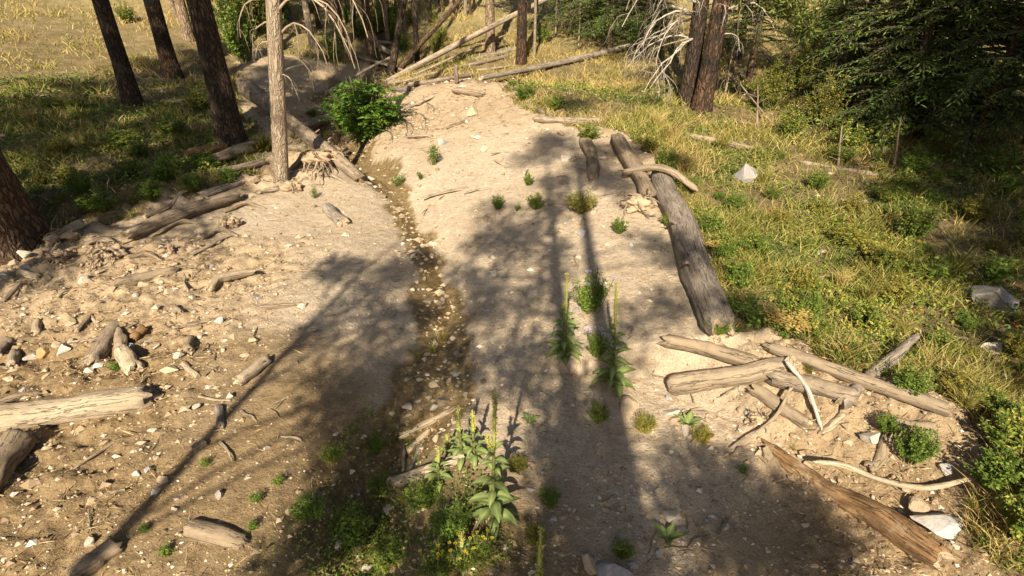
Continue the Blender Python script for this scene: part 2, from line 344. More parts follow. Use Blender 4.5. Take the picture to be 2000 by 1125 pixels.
MT['grey'] = m_wood('grey_wood', [(.3, (.13, .105, .08)), (.5, (.26, .215, .17)), (.7, (.41, .35, .285))], grain=(34, 34, 2))
MT['orange'] = m_wood('rotten_orange_wood', [(.28, (.06, .034, .018)), (.44, (.17, .09, .038)), (.58, (.30, .165, .065)), (.74, (.36, .25, .145))], grain=(30, 30, 1.2), dust=(.40, .29, .18), dn=(.5, .62))
MT['end'] = m_wood('end_grain', [(.3, (.30, .21, .125)), (.5, (.45, .34, .22)), (.7, (.56, .45, .32))], grain=(30, 30, 30))
MT['twig'] = m_wood('twig_wood', [(.3, (.24, .175, .115)), (.5, (.38, .295, .20)), (.7, (.50, .41, .30))])
MT['white_twig'] = m_wood('bleached_twig', [(.3, (.38, .32, .25)), (.5, (.55, .48, .39)), (.7, (.66, .60, .50))])
MT['dark_twig'] = m_wood('dark_twig', [(.3, (.07, .05, .035)), (.5, (.13, .095, .065)), (.7, (.21, .16, .115))])
MT['bark'] = m_bark('pine_bark', (.045, .028, .018), (.13, .082, .05), (.24, .165, .105))
MT['bark_red'] = m_bark('red_pine_bark', (.035, .02, .013), (.20, .105, .052), (.37, .215, .115), .35)
MT['bark_char'] = m_bark('charred_bark', (.02, .015, .011), (.075, .048, .032), (.15, .10, .066), .7)
MT['bark_tan'] = m_bark('tan_bark', (.13, .088, .055), (.30, .215, .14), (.43, .33, .23))
MT['bark_grey'] = m_bark('grey_snag_bark', (.225, .172, .12), (.31, .245, .175), (.43, .355, .265), sc=(9, 9, 1.2))
MT['s_pale'] = m_stone('pale_stone', [(.3, (.31, .26, .19)), (.5, (.44, .38, .295)), (.72, (.60, .55, .47))])
MT['s_grey'] = m_stone('grey_stone', [(.3, (.17, .155, .145)), (.5, (.30, .28, .265)), (.7, (.45, .43, .41))])
MT['s_tan'] = m_stone('tan_stone', [(.3, (.26, .185, .11)), (.5, (.38, .285, .185)), (.7, (.48, .38, .265))])
MT['s_rust'] = m_stone('rusty_stone', [(.3, (.22, .11, .04)), (.5, (.38, .21, .08)), (.7, (.48, .32, .16))])
MT['s_wet'] = m_stone('wet_stone', [(.3, (.11, .085, .05)), (.5, (.24, .19, .12)), (.7, (.46, .40, .30))], .5)
MT['clod'] = m_stone('soil_clod', [(.3, (.26, .185, .115)), (.5, (.36, .265, .17)), (.7, (.44, .34, .225))], .1)
G1, G2, G3 = (.022, .048, .009), (.055, .105, .018), (.13, .19, .035)
MT['l_green'] = m_leaf('fresh_green_leaf', [(.1, (.045, .085, .012)), (.5, (.11, .185, .024)), (.9, (.25, .31, .05))])
MT['l_elder'] = m_leaf('elder_leaf', [(.1, (0.032, 0.078, 0.010)), (.5, (0.088, 0.176, 0.019)), (.9, (0.176, 0.260, 0.036))])
MT['l_herb'] = m_leaf('herb_leaf', [(.05, (.04, .075, .012)), (.45, (.115, .18, .026)), (.75, (.27, .30, .05)), (.97, (.50, .38, .09))])
MT['l_olive'] = m_leaf('olive_leaf', [(.05, (.075, .08, .014)), (.45, (.20, .19, .034)), (.8, (.38, .32, .06)), (.97, (.50, .32, .07))])
MT['l_mullein'] = m_leaf('mullein_leaf', [(.1, (.11, .15, .05)), (.5, (.20, .25, .085)), (.9, (.33, .36, .13))], .2, .9, spec=.05)
MT['l_spike'] = m_leaf('mullein_spike', [(.1, (.18, .20, .05)), (.5, (.32, .32, .08)), (.9, (.50, .45, .10))], .1, .8)
MT['l_yellow'] = m_leaf('yellow_flower', [(.1, (.55, .42, .02)), (.9, (.80, .66, .05))], .2)
MT['l_tansy'] = m_leaf('faded_orange_flower', [(.1, (.30, .20, .05)), (.5, (.42, .29, .08)), (.9, (.52, .40, .14))], .15, .8)
MT['l_violet'] = m_leaf('pale_violet_flower', [(.1, (.45, .40, .55)), (.9, (.62, .56, .70))], .2)
MT['l_autumn'] = m_leaf('autumn_leaf', [(.05, (.30, .035, .015)), (.4, (.48, .12, .03)), (.7, (.50, .30, .05)), (.95, (.20, .20, .04))], .3)
MT['fir'] = m_leaf('fir_needles', [(.05, (.028, .055, .012)), (.5, (.085, .14, .026)), (.9, (.22, .27, .05))], .15)
MT['pine'] = m_leaf('pine_needles', [(.05, (0.038, 0.056, 0.014)), (.5, (0.090, 0.119, 0.024)), (.9, (0.195, 0.210, 0.048))], .15)
MT['willow'] = m_leaf('willow_leaf', [(.05, (0.090, 0.112, 0.017)), (.5, (0.216, 0.225, 0.033)), (.9, (0.414, 0.360, 0.066))])
MT['straw'] = m_leaf('dry_grass', [(.05, (0.216, 0.156, 0.048)), (.4, (0.459, 0.338, 0.120)), (.75, (0.648, 0.494, 0.204)), (.95, (0.405, 0.390, 0.108))], .35, .7)
MT['grass'] = m_leaf('green_grass', [(.03, (.075, .085, .014)), (.35, (.20, .20, .035)), (.65, (.38, .34, .085)), (.95, (.62, .50, .20))], .35, .6)
MT['stem'] = m_leaf('green_stem', [(.1, (.07, .08, .025)), (.9, (.16, .15, .05))], 0.0, .7)
MT['litter'] = m_leaf('needle_litter', [(.05, (.13, .075, .03)), (.5, (.34, .22, .10)), (.9, (.55, .42, .24))], 0.05, .8)

def m_water():
    k = NT('creek_water'); geo = k.n('ShaderNodeNewGeometry').outputs['Position']
    b = k.bump(k.noise(geo, 16, 3).outputs[0], .35, .02)
    g = k.n('ShaderNodeBsdfGlossy'); g.inputs['Roughness'].default_value = .04; k.l(b, g.inputs['Normal'])
    t = k.n('ShaderNodeBsdfTransparent'); t.inputs[0].default_value = (.95, .92, .85, 1)
    fr = k.n('ShaderNodeFresnel'); fr.inputs[0].default_value = 1.33; k.l(b, fr.inputs['Normal'])
    mx = k.n('ShaderNodeMixShader'); k.l(k.math('MINIMUM', fr.outputs[0], .25), mx.inputs[0]); k.l(t.outputs[0], mx.inputs[1]); k.l(g.outputs[0], mx.inputs[2])
    return k.end(mx.outputs[0])
MT['water'] = m_water()

# ------------------------------------------------------------------ ground
def grow(a, b, s0, k):
    out = [a]; s = s0; sg = 1 if b > a else -1
    while (b-out[-1])*sg > 0: s *= k; out.append(out[-1]+sg*s)
    return out
gx = np.array(sorted(set(np.round(np.arange(-7.6, 6.8, .036), 4)) | set(grow(6.8, 150, .04, 1.035)[1:]) | set(grow(-7.6, -150, .04, 1.035)[1:])))
gy = np.array(sorted(set(np.round(np.arange(1.6, 7.0, .032), 4)) | set(grow(7.0, 170, .033, 1.0125)[1:]) | set(grow(1.6, -40, .035, 1.07)[1:])))
GX, GY = np.meshgrid(gx, gy); GZ = hz(GX, GY); nx, ny = len(gx), len(gy)
mb = MB(); ii = np.arange(ny-1)[:, None]*nx; jj = np.arange(nx-1)[None, :]
mb.add(np.stack([GX, GY, GZ], -1).reshape(-1, 3), np.stack([ii+jj, ii+jj+1, ii+nx+jj+1, ii+nx+jj], -1).reshape(-1, 4))
ground = mb.build('ground', MT['ground']); ground['kind'] = 'structure'
def fattr(me, name, val):
    a = me.attributes.new(name, 'FLOAT', 'POINT'); a.data.foreach_set('value', val.astype(np.float32).ravel())
vgm = np.maximum(veg(GX, GY), .65*vegbot(GX, GY))
xc_ = np.interp(GY, CY, CX)+.12*vn(GY*1.3, 0*GY, 5); dd = np.abs(GX-xc_)
ww = np.interp(GY, [0, 3.5, 5, 8, 11, 13, 16], [.45, .5, .50, .33, .30, .55, .8])
wet = ss((ww*(1+.9*fbm(GX*2.6, GY*2.6, 3, 31))-dd)/.10)*(GY < 21)*(GY > 1)
fattr(ground.data, 'veg', vgm*(1-wet)); fattr(ground.data, 'wet', wet); fattr(ground.data, 'humus', np.clip(ss((6.8-GY+.35*(GX+2.2)*(GX > -2.2)*-3)/2.2+.8*fbm(GX*.9, GY*.9, 3, 61))*(GX < 1.5)+.7*ss((4.2-GY)/1.5+.6*fbm(GX*1.2, GY*1.2, 3, 62))*(GX >= 1.5), 0, 1)); fattr(ground.data, 'rough', np.clip(rough(GX, GY), 0, 1))
# creek water: a trickle that follows the bed
yy = np.arange(1.2, 20.5, .06); xw = np.interp(yy, CY, CX)+.12*vn(yy*1.3, 0*yy, 5)
bed = terr(xw, yy); bed = np.convolve(np.pad(bed, 12, 'edge'), np.ones(25)/25, 'valid')
hw = np.interp(yy, [0, 3.5, 4.4, 5.2, 8, 12, 15], [.22, .2, .34, .42, .2, .2, .4])*(1+.5*vn(yy*2.1, yy*0, 3))
hw = hw*.75; V = np.concatenate([np.stack([xw-hw, yy, bed+.014], 1), np.stack([xw+hw, yy, bed+.014], 1)]); n = len(yy); i = np.arange(n-1)
wat = MB().add(V, np.stack([i, n+i, n+i+1, i+1], 1)).build('creek_water', MT['water']); wat['kind'] = 'structure'

# ------------------------------------------------------------------ trees
def branchy(mb, p, d, L, r, droop=.4, lv=2, kids=5, seed=0, n=4, wig=.15, mi=0):
    R = np.random.default_rng(seed); d = np.asarray(d, float); d /= np.linalg.norm(d); pts = [np.asarray(p, float)]; k = 7
    for i in range(k):
        d = d+R.normal(size=3)*wig+np.array([0, 0, -droop/k*(i+1)*.5]); d /= np.linalg.norm(d); pts.append(pts[-1]+d*L/k)
    pts = np.array(pts); tube(mb, pts, np.linspace(r, r*.25, k+1), n, .05, seed, False, mi)
    if lv > 0:
        for j in range(kids):
            t = R.uniform(.25, .98); a = pts[int(t*k)]; dd = (pts[min(int(t*k)+1, k)]-pts[int(t*k)]); dd /= np.linalg.norm(dd)+1e-9
            s = R.normal(size=3); s -= dd*np.dot(s, dd); s /= np.linalg.norm(s)
            branchy(mb, a, dd*.7+s*.8+np.array([0, 0, -.15]), L*R.uniform(.25, .5), r*(1-t*.6)*.5, droop*1.2, lv-1, max(2, kids-2), seed*7+j+1, 3, wig, mi)
def pine_crown(seed, z0, z1, R0, nb=46, shape=.6):
    R = np.random.default_rng(seed); fo = MB(); br = MB(); ends = []
    for b in range(nb):
        t = (b+.5)/nb; z = z0+(z1-z0)*t; a = b*2.4+R.uniform(-.5, .5); L = R0*(1-shape*t)*R.uniform(.6, 1.1)
        p = np.array([0, 0, z]); d = np.array([math.cos(a), math.sin(a), R.uniform(-.1, .35)])
        m = p+d*L*.5+[0, 0, .05*L]; e = p+d*L+[0, 0, R.uniform(-.15, .1)*L]
        pts = spline([p, m, e], 6); tube(br, pts, np.linspace(.035+.012*L, .012, len(pts)), 5, .05, b, False)
        for q in np.linspace(.4, 1, 6):
            ends.append(pts[min(int(q*(len(pts)-1)), len(pts)-1)]+R.normal(size=3)*[.3, .3, .14]*L*.35)
    needle_clumps(fo, np.array(ends), .33, 60, R)
    return fo, br
def needle_clumps(fo, C, rad, n, R):
    k = len(C); c = np.repeat(C, n, 0); off = R.normal(size=(k*n, 3))*rad*.45*[1, 1, .6]
    dr = off+R.normal(size=(k*n, 3))*.12+[0, 0, .06]
    blades(fo, c+off, dr, R.uniform(.14, .24, k*n), R.uniform(.025, .05, k*n), R.random(k*n), .1)
def fir_crown(seed, H, Rm, z0=.4, sp=.2, dens=1.0, lo=.1):
    R = np.random.default_rng(seed); fo = MB(); br = MB(); P = []; D = []; W = []; LL = []; z = z0
    while z < H*.97:
        nb = 5
        for b in range(nb):
            a = R.uniform(0, 6.28); L = Rm*(1-z/H)**.8*R.uniform(.55, 1.1)+.12
            if R.random() < .12: continue
            out = np.array([math.cos(a), math.sin(a), 0]); sd = np.array([-out[1], out[0], 0]); k = max(4, int(L/.10*dens))
            t = np.linspace(0, 1, k); pz = z+.10*L*np.sin(t*3)-L*R.uniform(.12, .34)*t**1.6
            pts = out[None, :]*(t*L)[:, None]+np.stack([0*t, 0*t, pz], 1); tube(br, pts[::max(1, k//5)], np.linspace(.02+.006*L, .005, len(pts[::max(1, k//5)])), 4, .05, b, False)
            for q in range(max(1, int(k*.18)), k):
                for s in (-1, 1):
                    sl_ = (.16+.30*L*(1-t[q]))*R.uniform(.5, 1)*.75; d = out*.75+sd*s*.75+[0, 0, -.28]; d /= np.linalg.norm(d)
                    m = max(2, int(sl_/.045))
                    for w in range(m):
                        P.append(pts[q]+d*sl_*w/m+R.normal(size=3)*.012); D.append(d+R.normal(size=3)*.42+[0, 0, -.05])
                P.append(pts[q]); D.append(out+R.normal(size=3)*.3)
        z += sp*R.uniform(.8, 1.2)
    P = np.array(P); n = len(P); rn = np.clip(.45+.25*R.normal(size=n)+.25*fbm(P[:, 0]*1.7, P[:, 1]*1.7+P[:, 2]*2.3, 2, seed), 0, 1)
    blades(fo, P, np.array(D), R.uniform(.06, .12, n), R.uniform(.014, .027, n), rn, .15)
    return fo, br
def trunk_mb(P, r, H, lean=(0, 0), seed=0, n=16, flare=.5, top=.35, bow=0, fl=2.2):
    m = max(8, int(H/.55)); t = np.linspace(0, 1, m); z = np.concatenate([[-.25, 0, .12, .3], t[1:]*H]); tt = np.clip(z/H, 0, 1)
    path = np.stack([P[0]+lean[0]*z+bow*np.sin(tt*3.1), P[1]+lean[1]*z, P[2]+z], 1)
    mb = MB(); tube(mb, path, r*(1-(1-top)*tt), n, .045, seed, True, flare=flare, fl=(fl, 4)); return mb
CROWN = {}
def crown_mesh(kind):
    if kind not in CROWN:
        if kind[0] == 'pine': fo, br = pine_crown(*kind[1:]); m = MT['pine']
        else: fo, br = fir_crown(*kind[1:]); m = MT['fir']
        CROWN[kind] = (fo.mesh('crown', m, False), br.mesh('branches', MT['fir_twig']))
    return CROWN[kind]
def tree(name, label, base, wpx, H, mat, crown=None, group=None, lean=(0, 0), rz=0, cs=1.0, cz=0, seed=0, dead=0, flare=.45, P=None, r=None, dmat='twig', top=.35, bow=0):
    P = gp(*base) if P is None else np.asarray(P, float); r = m_px(wpx, P)/2 if r is None else r
    t = thing(name, label, 'tree', P, 0, group)
    tr = trunk_mb(P*0, r, H, lean, seed, 18 if r > .2 else 10, flare, top, bow).build('trunk', MT[mat], t)
    if crown:
        f, b = crown_mesh(crown)
        o = obj('crown', f, t); o.location = (lean[0]*cz, lean[1]*cz, cz); o.scale = (cs, cs, cs); o.rotation_euler = (0, 0, rz); obj('branches', b, o)
    R = np.random.default_rng(seed+99)
    for k in range(dead):
        z = R.uniform(.12, .55)*min(H, 9); a = R.uniform(0, 6.28); d = MB(); L = R.uniform(.4, 1.2)
        branchy(d, (lean[0]*z+math.cos(a)*r*.5, lean[1]*z+math.sin(a)*r*.5, z), (math.cos(a), math.sin(a), R.uniform(-.2, .3)), L, .012+.008*L, .5, 1, 4, seed*31+k)
        d.build('dead_branch', MT[dmat], t)
    return t, P, r
PC = [('pine', s, 7.5, 17, 2.6) for s in (1, 2)]; PC2 = ('pine', 5, 4.5, 12, 1.7, 34)
GB = 'pine trunks in the burnt wood upstream'
# foreground and left side
tree('pine_tree', 'thick brown pine trunk with flared base at the left photo edge', (8, 480), 108, 17, 'bark', PC[0], seed=3, flare=.55)
tree('pine_tree', 'tall dark scorched pine with a wide trunk left of the grey snag', (456, 283), 44, 17, 'bark_char', PC[1], seed=4, dead=2)
tree('pine_tree', 'dark charred pine trunk, leftmost of the upper left group', (262, 205), 30, 16, 'bark_char', PC[0], seed=5, rz=1)
tree('pine_tree', 'charred pine with a rust orange scar high on its trunk', (338, 150), 29, 16, 'bark_red', PC[1], seed=6, rz=2)
tree('pine_tree', 'greyish tan pine trunk between the scarred pine and the wide scorched pine', (370, 78), 20, 15, 'bark_tan', PC2, seed=7)
tree('pine_tree', 'thin tan leaning trunk right beside the scarred pine', (350, 42), 10, 9, 'bark_tan', None, seed=8, lean=(-.16, 0))
tree('pine_tree', 'black burnt trunk behind the wide scorched pine', (384, 48), 15, 13, 'bark_char', PC2, seed=9, rz=2)
# the grey snag with hanging dead limbs
sn, SP, sr = tree('dead_tree', 'pale grey dead standing snag with hanging bare limbs', (549, 355), 29, 11, 'bark_grey', None, seed=10, flare=.15, top=.6, lean=(.16, 0))
R_ = np.random.default_rng(44)
for k, (z, a, L, up) in enumerate([(2.9, .1, 1.5, .5), (3.3, -.4, 1.9, .6), (3.6, .5, 2.0, .3), (2.5, .3, .8, .1), (3.9, -.2, 2.2, .4), (3.1, 2.9, .9, .2), (3.5, 3.4, 1.0, .1), (4.4, .2, 2.0, .2), (4.6, 2.8, 1.2, .3), (2.2, -.3, .5, .0), (2.75, 3.1, .5, .3)]):
    d = MB(); branchy(d, (.16*z+math.cos(a)*sr*.6, math.sin(a)*sr*.6, z), (math.cos(a), math.sin(a)*.6, up), L, .014+.008*L, 1.5, 1, 6, 400+k, 5, .14)
    d.build('dead_branch', MT['twig'], sn)
# background trunks upstream: (base px), width, material, label
bgt = [((612, 97), 13, 'bark_grey', 'slim grey trunk just right of the snag top', 14), ((623, 57), 10, 'bark_char', 'dark thin trunk behind the hanging limbs of the snag', 14),
 ((672, 95), 11, 'bark', 'thin brown trunk standing alone above the creek hollow', 15), ((726, 108), 17, 'bark', 'brown pine trunk standing left of the fallen poles', 16),
 ((696, 69), 8, 'bark_char', 'slender charred trunk beside the brown pine left of the poles', 13), ((758, 90), 9, 'bark_tan', 'slender tan trunk standing just behind the leaning dark trunk', 14),
 ((816, 128), 11, 'bark_char', 'thin trunk with blackened lower half right of the leaning dark trunk', 13),
 ((958, 103), 18, 'bark_tan', 'tan pine trunk behind the long propped pole', 17), ((1018, 124), 20, 'bark_red', 'reddish pine trunk with burnt ring at its foot', 17),
 ((1044, 110), 6, 'bark_grey', 'very thin grey trunk beside the reddish pine', 8), ((655, 45), 8, 'bark', 'thin brown trunk high on the slope right of the snag', 13),
 ((681, 30), 8, 'bark_char', 'charred sapling trunk above the creek hollow near the top edge', 12), ((745, 62), 7, 'bark_char', 'thin black trunk right of the brown pine near the top edge', 12),
 ((882, 30), 8, 'bark_tan', 'thin tan trunk beyond the poles near the top edge', 13), ((840, 45), 8, 'bark', 'thin brown trunk between the poles near the top edge', 13),
 ((505, 60), 9, 'bark', 'thin brown trunk in the green shrubs left of the snag', 12), ((572, 40), 9, 'bark_grey', 'thin grey trunk close to the snag near the top edge', 12),
 ((478, 20), 9, 'bark_char', 'thin dark trunk right of the wide scorched pine near the top edge', 12), ((790, 62), 7, 'bark_grey', 'thin grey trunk between leaning trunk and blackened trunk', 12),
 ((1105, 60), 12, 'bark_tan', 'tan trunk wrapped in dead hanging twigs', 10)]
for q, (b, w, m, lab, H) in enumerate(bgt):
    tree('pine_tree', lab, b, w, H, m, PC2 if q in (3, 7, 8) else None, GB, (R_.uniform(-.02, .02), R_.uniform(-.02, .02)), q*1.3, H/13., 0, 50+q, 2 if q < 8 else 1, .3, dmat='dark_twig')
for q in range(26):                                                    # farther trunks on the slope
    px = R_.uniform(430, 930); py = R_.uniform(2, 34)
    nb = min(((abs(px-a), n_, px-a) for n_, a in (('the snag', 543), ('the wide scorched pine', 412), ('the brown pine left of the poles', 712), ('the leaning dark trunk', 785), ('the crossing poles', 850), ('the tan pine', 945), ('the thin brown lone trunk', 660))))
    tree('pine_tree', 'slender %s far trunk upslope %s %s' % (['charred', 'brown', 'grey'][q % 3], 'far to the right of' if nb[2] > 28 else 'right of' if nb[2] > 0 else 'left of' if nb[2] > -28 else 'far to the left of', nb[1]), (px, py), R_.uniform(4, 8), R_.uniform(9, 13), ['bark_char', 'bark', 'bark_grey'][q % 3], PC2 if q % 6 == 1 else None, 'far trunks on the upper slope', (R_.uniform(-.05, .05), 0), q, .8, 0, 90+q, 1, .2, dmat='dark_twig')
# double-trunked pine with bleached limbs
DP = gp(1356, 213); t = thing('pine_tree', 'twin-trunked charred pine with bleached drooping dead limbs', 'tree', DP)
pl = gp(1341, 205)-DP; pr = gp(1369, 217)-DP
trunk_mb(pl, m_px(31, DP)/2, 17, (-.004, .01), 20, 20, .35, .4).build('trunk', MT['bark_char'], t)
trunk_mb(pr, m_px(33, DP)/2, 18, (.03, 0), 21, 20, .4, .4).build('trunk', MT['bark_red'], t)
f, b = crown_mesh(('pine', 8, 5.2, 16, 3.0, 50))
obj('branches', b, obj('crown', f, t))
for k in range(9):                                                     # low green boughs hanging to the right
    a = R_.uniform(-.9, .5); z = R_.uniform(2.4, 4.6); L = R_.uniform(1.1, 2.0); bo = MB(); p0 = np.array([pr[0], pr[1], z]); dv = np.array([math.cos(a), math.sin(a), .1]); pts = spline([p0, p0+dv*L*.55+[0, 0, .1], p0+dv*L+[0, 0, -.35*L]], 8); tube(bo, pts, np.linspace(.03, .008, len(pts)), 5, .05, k)
    bb = bo.build('bough', MT['dark_twig'], t); fo = MB(); q = pts[2:].repeat(2, 0); needle_clumps(fo, q+R_.normal(size=q.shape)*[.14, .14, .12], .26, 44, R_); fo.build('needles', MT['pine'], bb, False)
for k in range(42):
    z = R_.uniform(1.5, 4.6); side = -1 if k < 33 else 1; a = math.pi+R_.uniform(-.9, .7) if side < 0 else R_.uniform(-1.6, .6)
    L = R_.uniform(1.0, 2.7)*(1 if side < 0 else .6); d = MB(); o_ = pl if side < 0 else pr
    branchy(d, (o_[0]+math.cos(a)*.15, o_[1]+math.sin(a)*.15-.05, z), (math.cos(a), math.sin(a)-.25, R_.uniform(-.1, .45)), L, .010+.009*L, 1.15, 2, 6, 600+k, 5, .27)
    d.build('dead_branch', MT['white_twig' if k % 4 else 'twig'], t)
# thicket of firs on the right, and firs behind the mound
FC = [('fir', 11, 9.0, 2.3, .5, .17), ('fir', 12, 7.0, 2.0, .25, .15), ('fir', 13, 12.0, 2.8, 1.6, .2)]
firs = [((1190, 98), 14, 0, 1.1, 1.1, 'dark fir with skirts to the ground behind the grassy flat', 0), ((1112, 66), 12, 0, 1.05, 4.4, 'fir behind the dead twiggy conifer near the top centre', 0), ((1255, 108), 12, 1, .9, 3.7, 'low fir behind the bleached limbs of the twin pine', 0), ((1440, 120), 14, 0, .9, 2.9, 'fir right behind the twin-trunked pine', 0),
 ((1745, 268), 18, 1, 1.2, 5.7, 'bushy fir in front of the thicket right of the leaning fir', 0), ((1830, 250), 18, 0, .95, .3, 'fir filling the middle of the dark thicket', 0), ((1650, 190), 14, 1, 1.0, 1.9, 'short fir behind the leaning fir trunk', 0),
 ((1668, 238), 24, 2, 1.0, 0, 'dark fir with a bare leaning lower trunk in the thicket', .06), ((1795, 262), 20, 0, 1.0, 1, 'dense fir standing in the middle of the dark thicket', 0), ((1895, 300), 20, 0, 1.1, 2, 'large fir with layered branches near the right edge', 0),
 ((1985, 330), 20, 2, .9, 3, 'fir at the right photo edge above the shaded grass', 0), ((1735, 205), 18, 1, 1.2, 4, 'smaller fir tucked behind the leaning fir trunk', 0), ((1850, 215), 18, 0, 1.2, 5, 'fir at the back of the thicket on the right', 0),
 ((1945, 225), 18, 2, 1.1, 2.5, 'tall fir behind the large layered fir', 0), ((2060, 300), 18, 0, 1.0, 1.7, 'fir reaching in from beyond the right edge', 0), ((1460, 165), 14, 2, .75, .6, 'slim fir just right of the twin-trunked pine', 0),
 ((1160, 78), 12, 1, 1.0, .9, 'green fir behind the mound near the top centre', 0), ((1235, 62), 12, 1, .95, 2.2, 'fir left of the twin-trunked pine in the back', 0), ((1700, 150), 16, 0, 1.15, 3.3, 'fir crown rising behind the thicket', 0), ((1620, 120), 12, 1, .8, 4.1, 'blue green young fir beside the pale hillside', 0), ((1280, 40), 12, 0, .9, 5.1, 'fir in the gap between mound and twin pine', 0)]
for q, (b, w, v, s, rz, lab, ln) in enumerate(firs):
    tree('fir_tree', lab, b, w, [9.0, 7.0, 12.0][v]*s*.97, 'bark', FC[v], 'firs of the shady thicket' if q in (4, 5, 8, 9, 10, 11, 12, 13, 14, 18) else None, (ln, 0), rz, s, 0, 130+q, 3, .3, dmat='dark_twig', top=.12)
# brush of dead twigs (dead conifers) near the fir
for q, (b, lab, hh) in enumerate([((1085, 72), 'bare dead conifer with a brush of hanging twigs beside the green fir', 4.5), ((1130, 88), 'low dead conifer skeleton in front of the green fir', 3.0), ((1415, 190), 'dead twiggy conifer right of the twin-trunked pine', 3.2), ((1610, 210), 'bare twiggy dead sapling beside the leaning fir', 3.0), ((1840, 262), 'grey dead sapling inside the dark thicket', 2.5)]):
    P = gp(*b); t = thing('dead_conifer', lab, 'tree', P); trunk_mb(P*0, .035, hh, (0, 0), 700+q, 7, .2, .2).build('trunk', MT['dark_twig' if q > 2 else 'twig'], t)
    for k in range(26):
        a = R_.uniform(0, 6.28); z = R_.uniform(.1, 1)*hh; d = MB(); L = R_.uniform(.5, 1.3)*(1.1-z/hh*.5)
        branchy(d, (0, 0, z), (math.cos(a), math.sin(a), -.1), L, .012, 1.3, 1, 5, 720+q*40+k, 3, .16); d.build('dead_branch', MT['twig' if q != 4 else 'grey'], t)

# pines behind and beside the camera: they cast the shadows that lie across the dirt
def shade_pine(lab, s0, s1, by, r, H, blobs, seed, cl=.30, nn=120):
    g0 = gp(*s0); g1 = gp(*s1); dx = (g1[0]-g0[0])/(g1[1]-g0[1]); B = np.array([g0[0]+(by-g0[1])*dx, by, 0]); B[2] = float(hz(B[0], by))
    d1 = (g1[1]-by)/SD[1]; T1 = d1*math.tan(SUN_EL)+B[2]-g1[2]; tp = np.array([g1[0]-d1*SD[0], by]); lean = ((tp[0]-B[0])/T1, 0.0)
    t = thing('pine_tree', lab, 'tree', B); trunk_mb(B*0, r, H, lean, seed, 14, .3, .12).build('trunk', MT['bark'], t)
    fo = MB(); R = np.random.default_rng(seed); ends = []
    for (px, py, sz) in blobs:
        g = gp(px, py); y = by+R.uniform(-1.0, 1.0); d = (g[1]-y)/SD[1]; z = d*math.tan(SUN_EL)+g[2]; p = np.array([g[0]-d*SD[0], y, z])-B
        k = max(1, int(round(3.4*sz)))
        for j in range(k): ends.append((p+R.normal(size=3)*[.34, .30, .26]*sz*.6))
        o = np.array([lean[0]*(p[2]-.4), 0, p[2]-.4]); br = MB(); pts = spline([o, (o+p)/2+[0, 0, .1], p], 6); tube(br, pts, np.linspace(.022, .010, len(pts)), 5, .05, seed); br.build('branch', MT['bark'], t)
    needle_clumps(fo, np.array(ends), cl, nn, R); fo.build('crown', MT['pine'], t, False)
    return t
shade_pine('pine behind the viewpoint whose thick trunk shadow crosses the bottom centre right', (1240, 985), (1160, 400), -5.5, .25, 14.8,
  [(1160,300,1.1),(1090,290,1.0),(1040,300,.9),(1120,330,1.2),(1180,330,.9),(1060,370,.9),(1230,300,.8),(1120,205,.9),(1310,320,.7),(1280,480,.6),(1350,520,.7),(1300,590,.5),(1420,600,.6),(1330,900,.5),(1420,980,.6),(1500,960,.5),(1560,1000,.6),(1600,1060,.7),(1440,1090,.7),(1250,620,.4),(1240,700,.4),(1330,980,.5),(1300,1085,.7),(1400,1020,.5),(1490,1055,.6),(1590,1095,.6),(1100,1000,.6),(1150,960,.6),(1080,270,.8),(1200,360,.8)], 201)
shade_pine('pine behind the viewpoint whose slimmer trunk shadow runs beside the thick one', (1138, 900), (1098, 400), -4.2, .19, 12.6,
  [(975,425,1.0),(1000,480,1.0),(945,480,.8),(1040,450,1.1),(1080,400,.8),(1060,500,.8),(960,545,.5),(905,545,.6),(1045,545,.7),(925,590,.5),(965,610,.45),(1065,600,.7),(940,705,.9),(990,725,.9),(1060,695,.8),(920,745,.6),(1050,850,1.2),(1095,890,1.0),(1125,840,.9),(1180,880,.5)], 202)
shade_pine('pine behind the viewpoint whose thin trunk shadow slants across the left bank', (230, 1040), (600, 635), -4.0, .13, 10.2,
  [(640,548,.7),(700,522,.7),(770,520,.8),(748,556,.6),(680,602,.7),(740,628,.8),(800,612,.6),(622,652,.6),(768,712,.9),(735,762,1.0),(682,778,.8),(790,785,.8),(728,822,.9),(650,812,.7)], 203)
shade_pine('thin pine beside the viewpoint shading the near end of the creek', (560, 1110), (640, 990), -3.0, .07, 7.5,
  [(690,915,.6),(740,985,.8),(700,1050,.7),(800,1040,.7),(830,1100,.8),(1060,1100,.7),(1150,1095,.9),(1010,1100,.5),(1180,1050,.6),(740,900,.5)], 204)
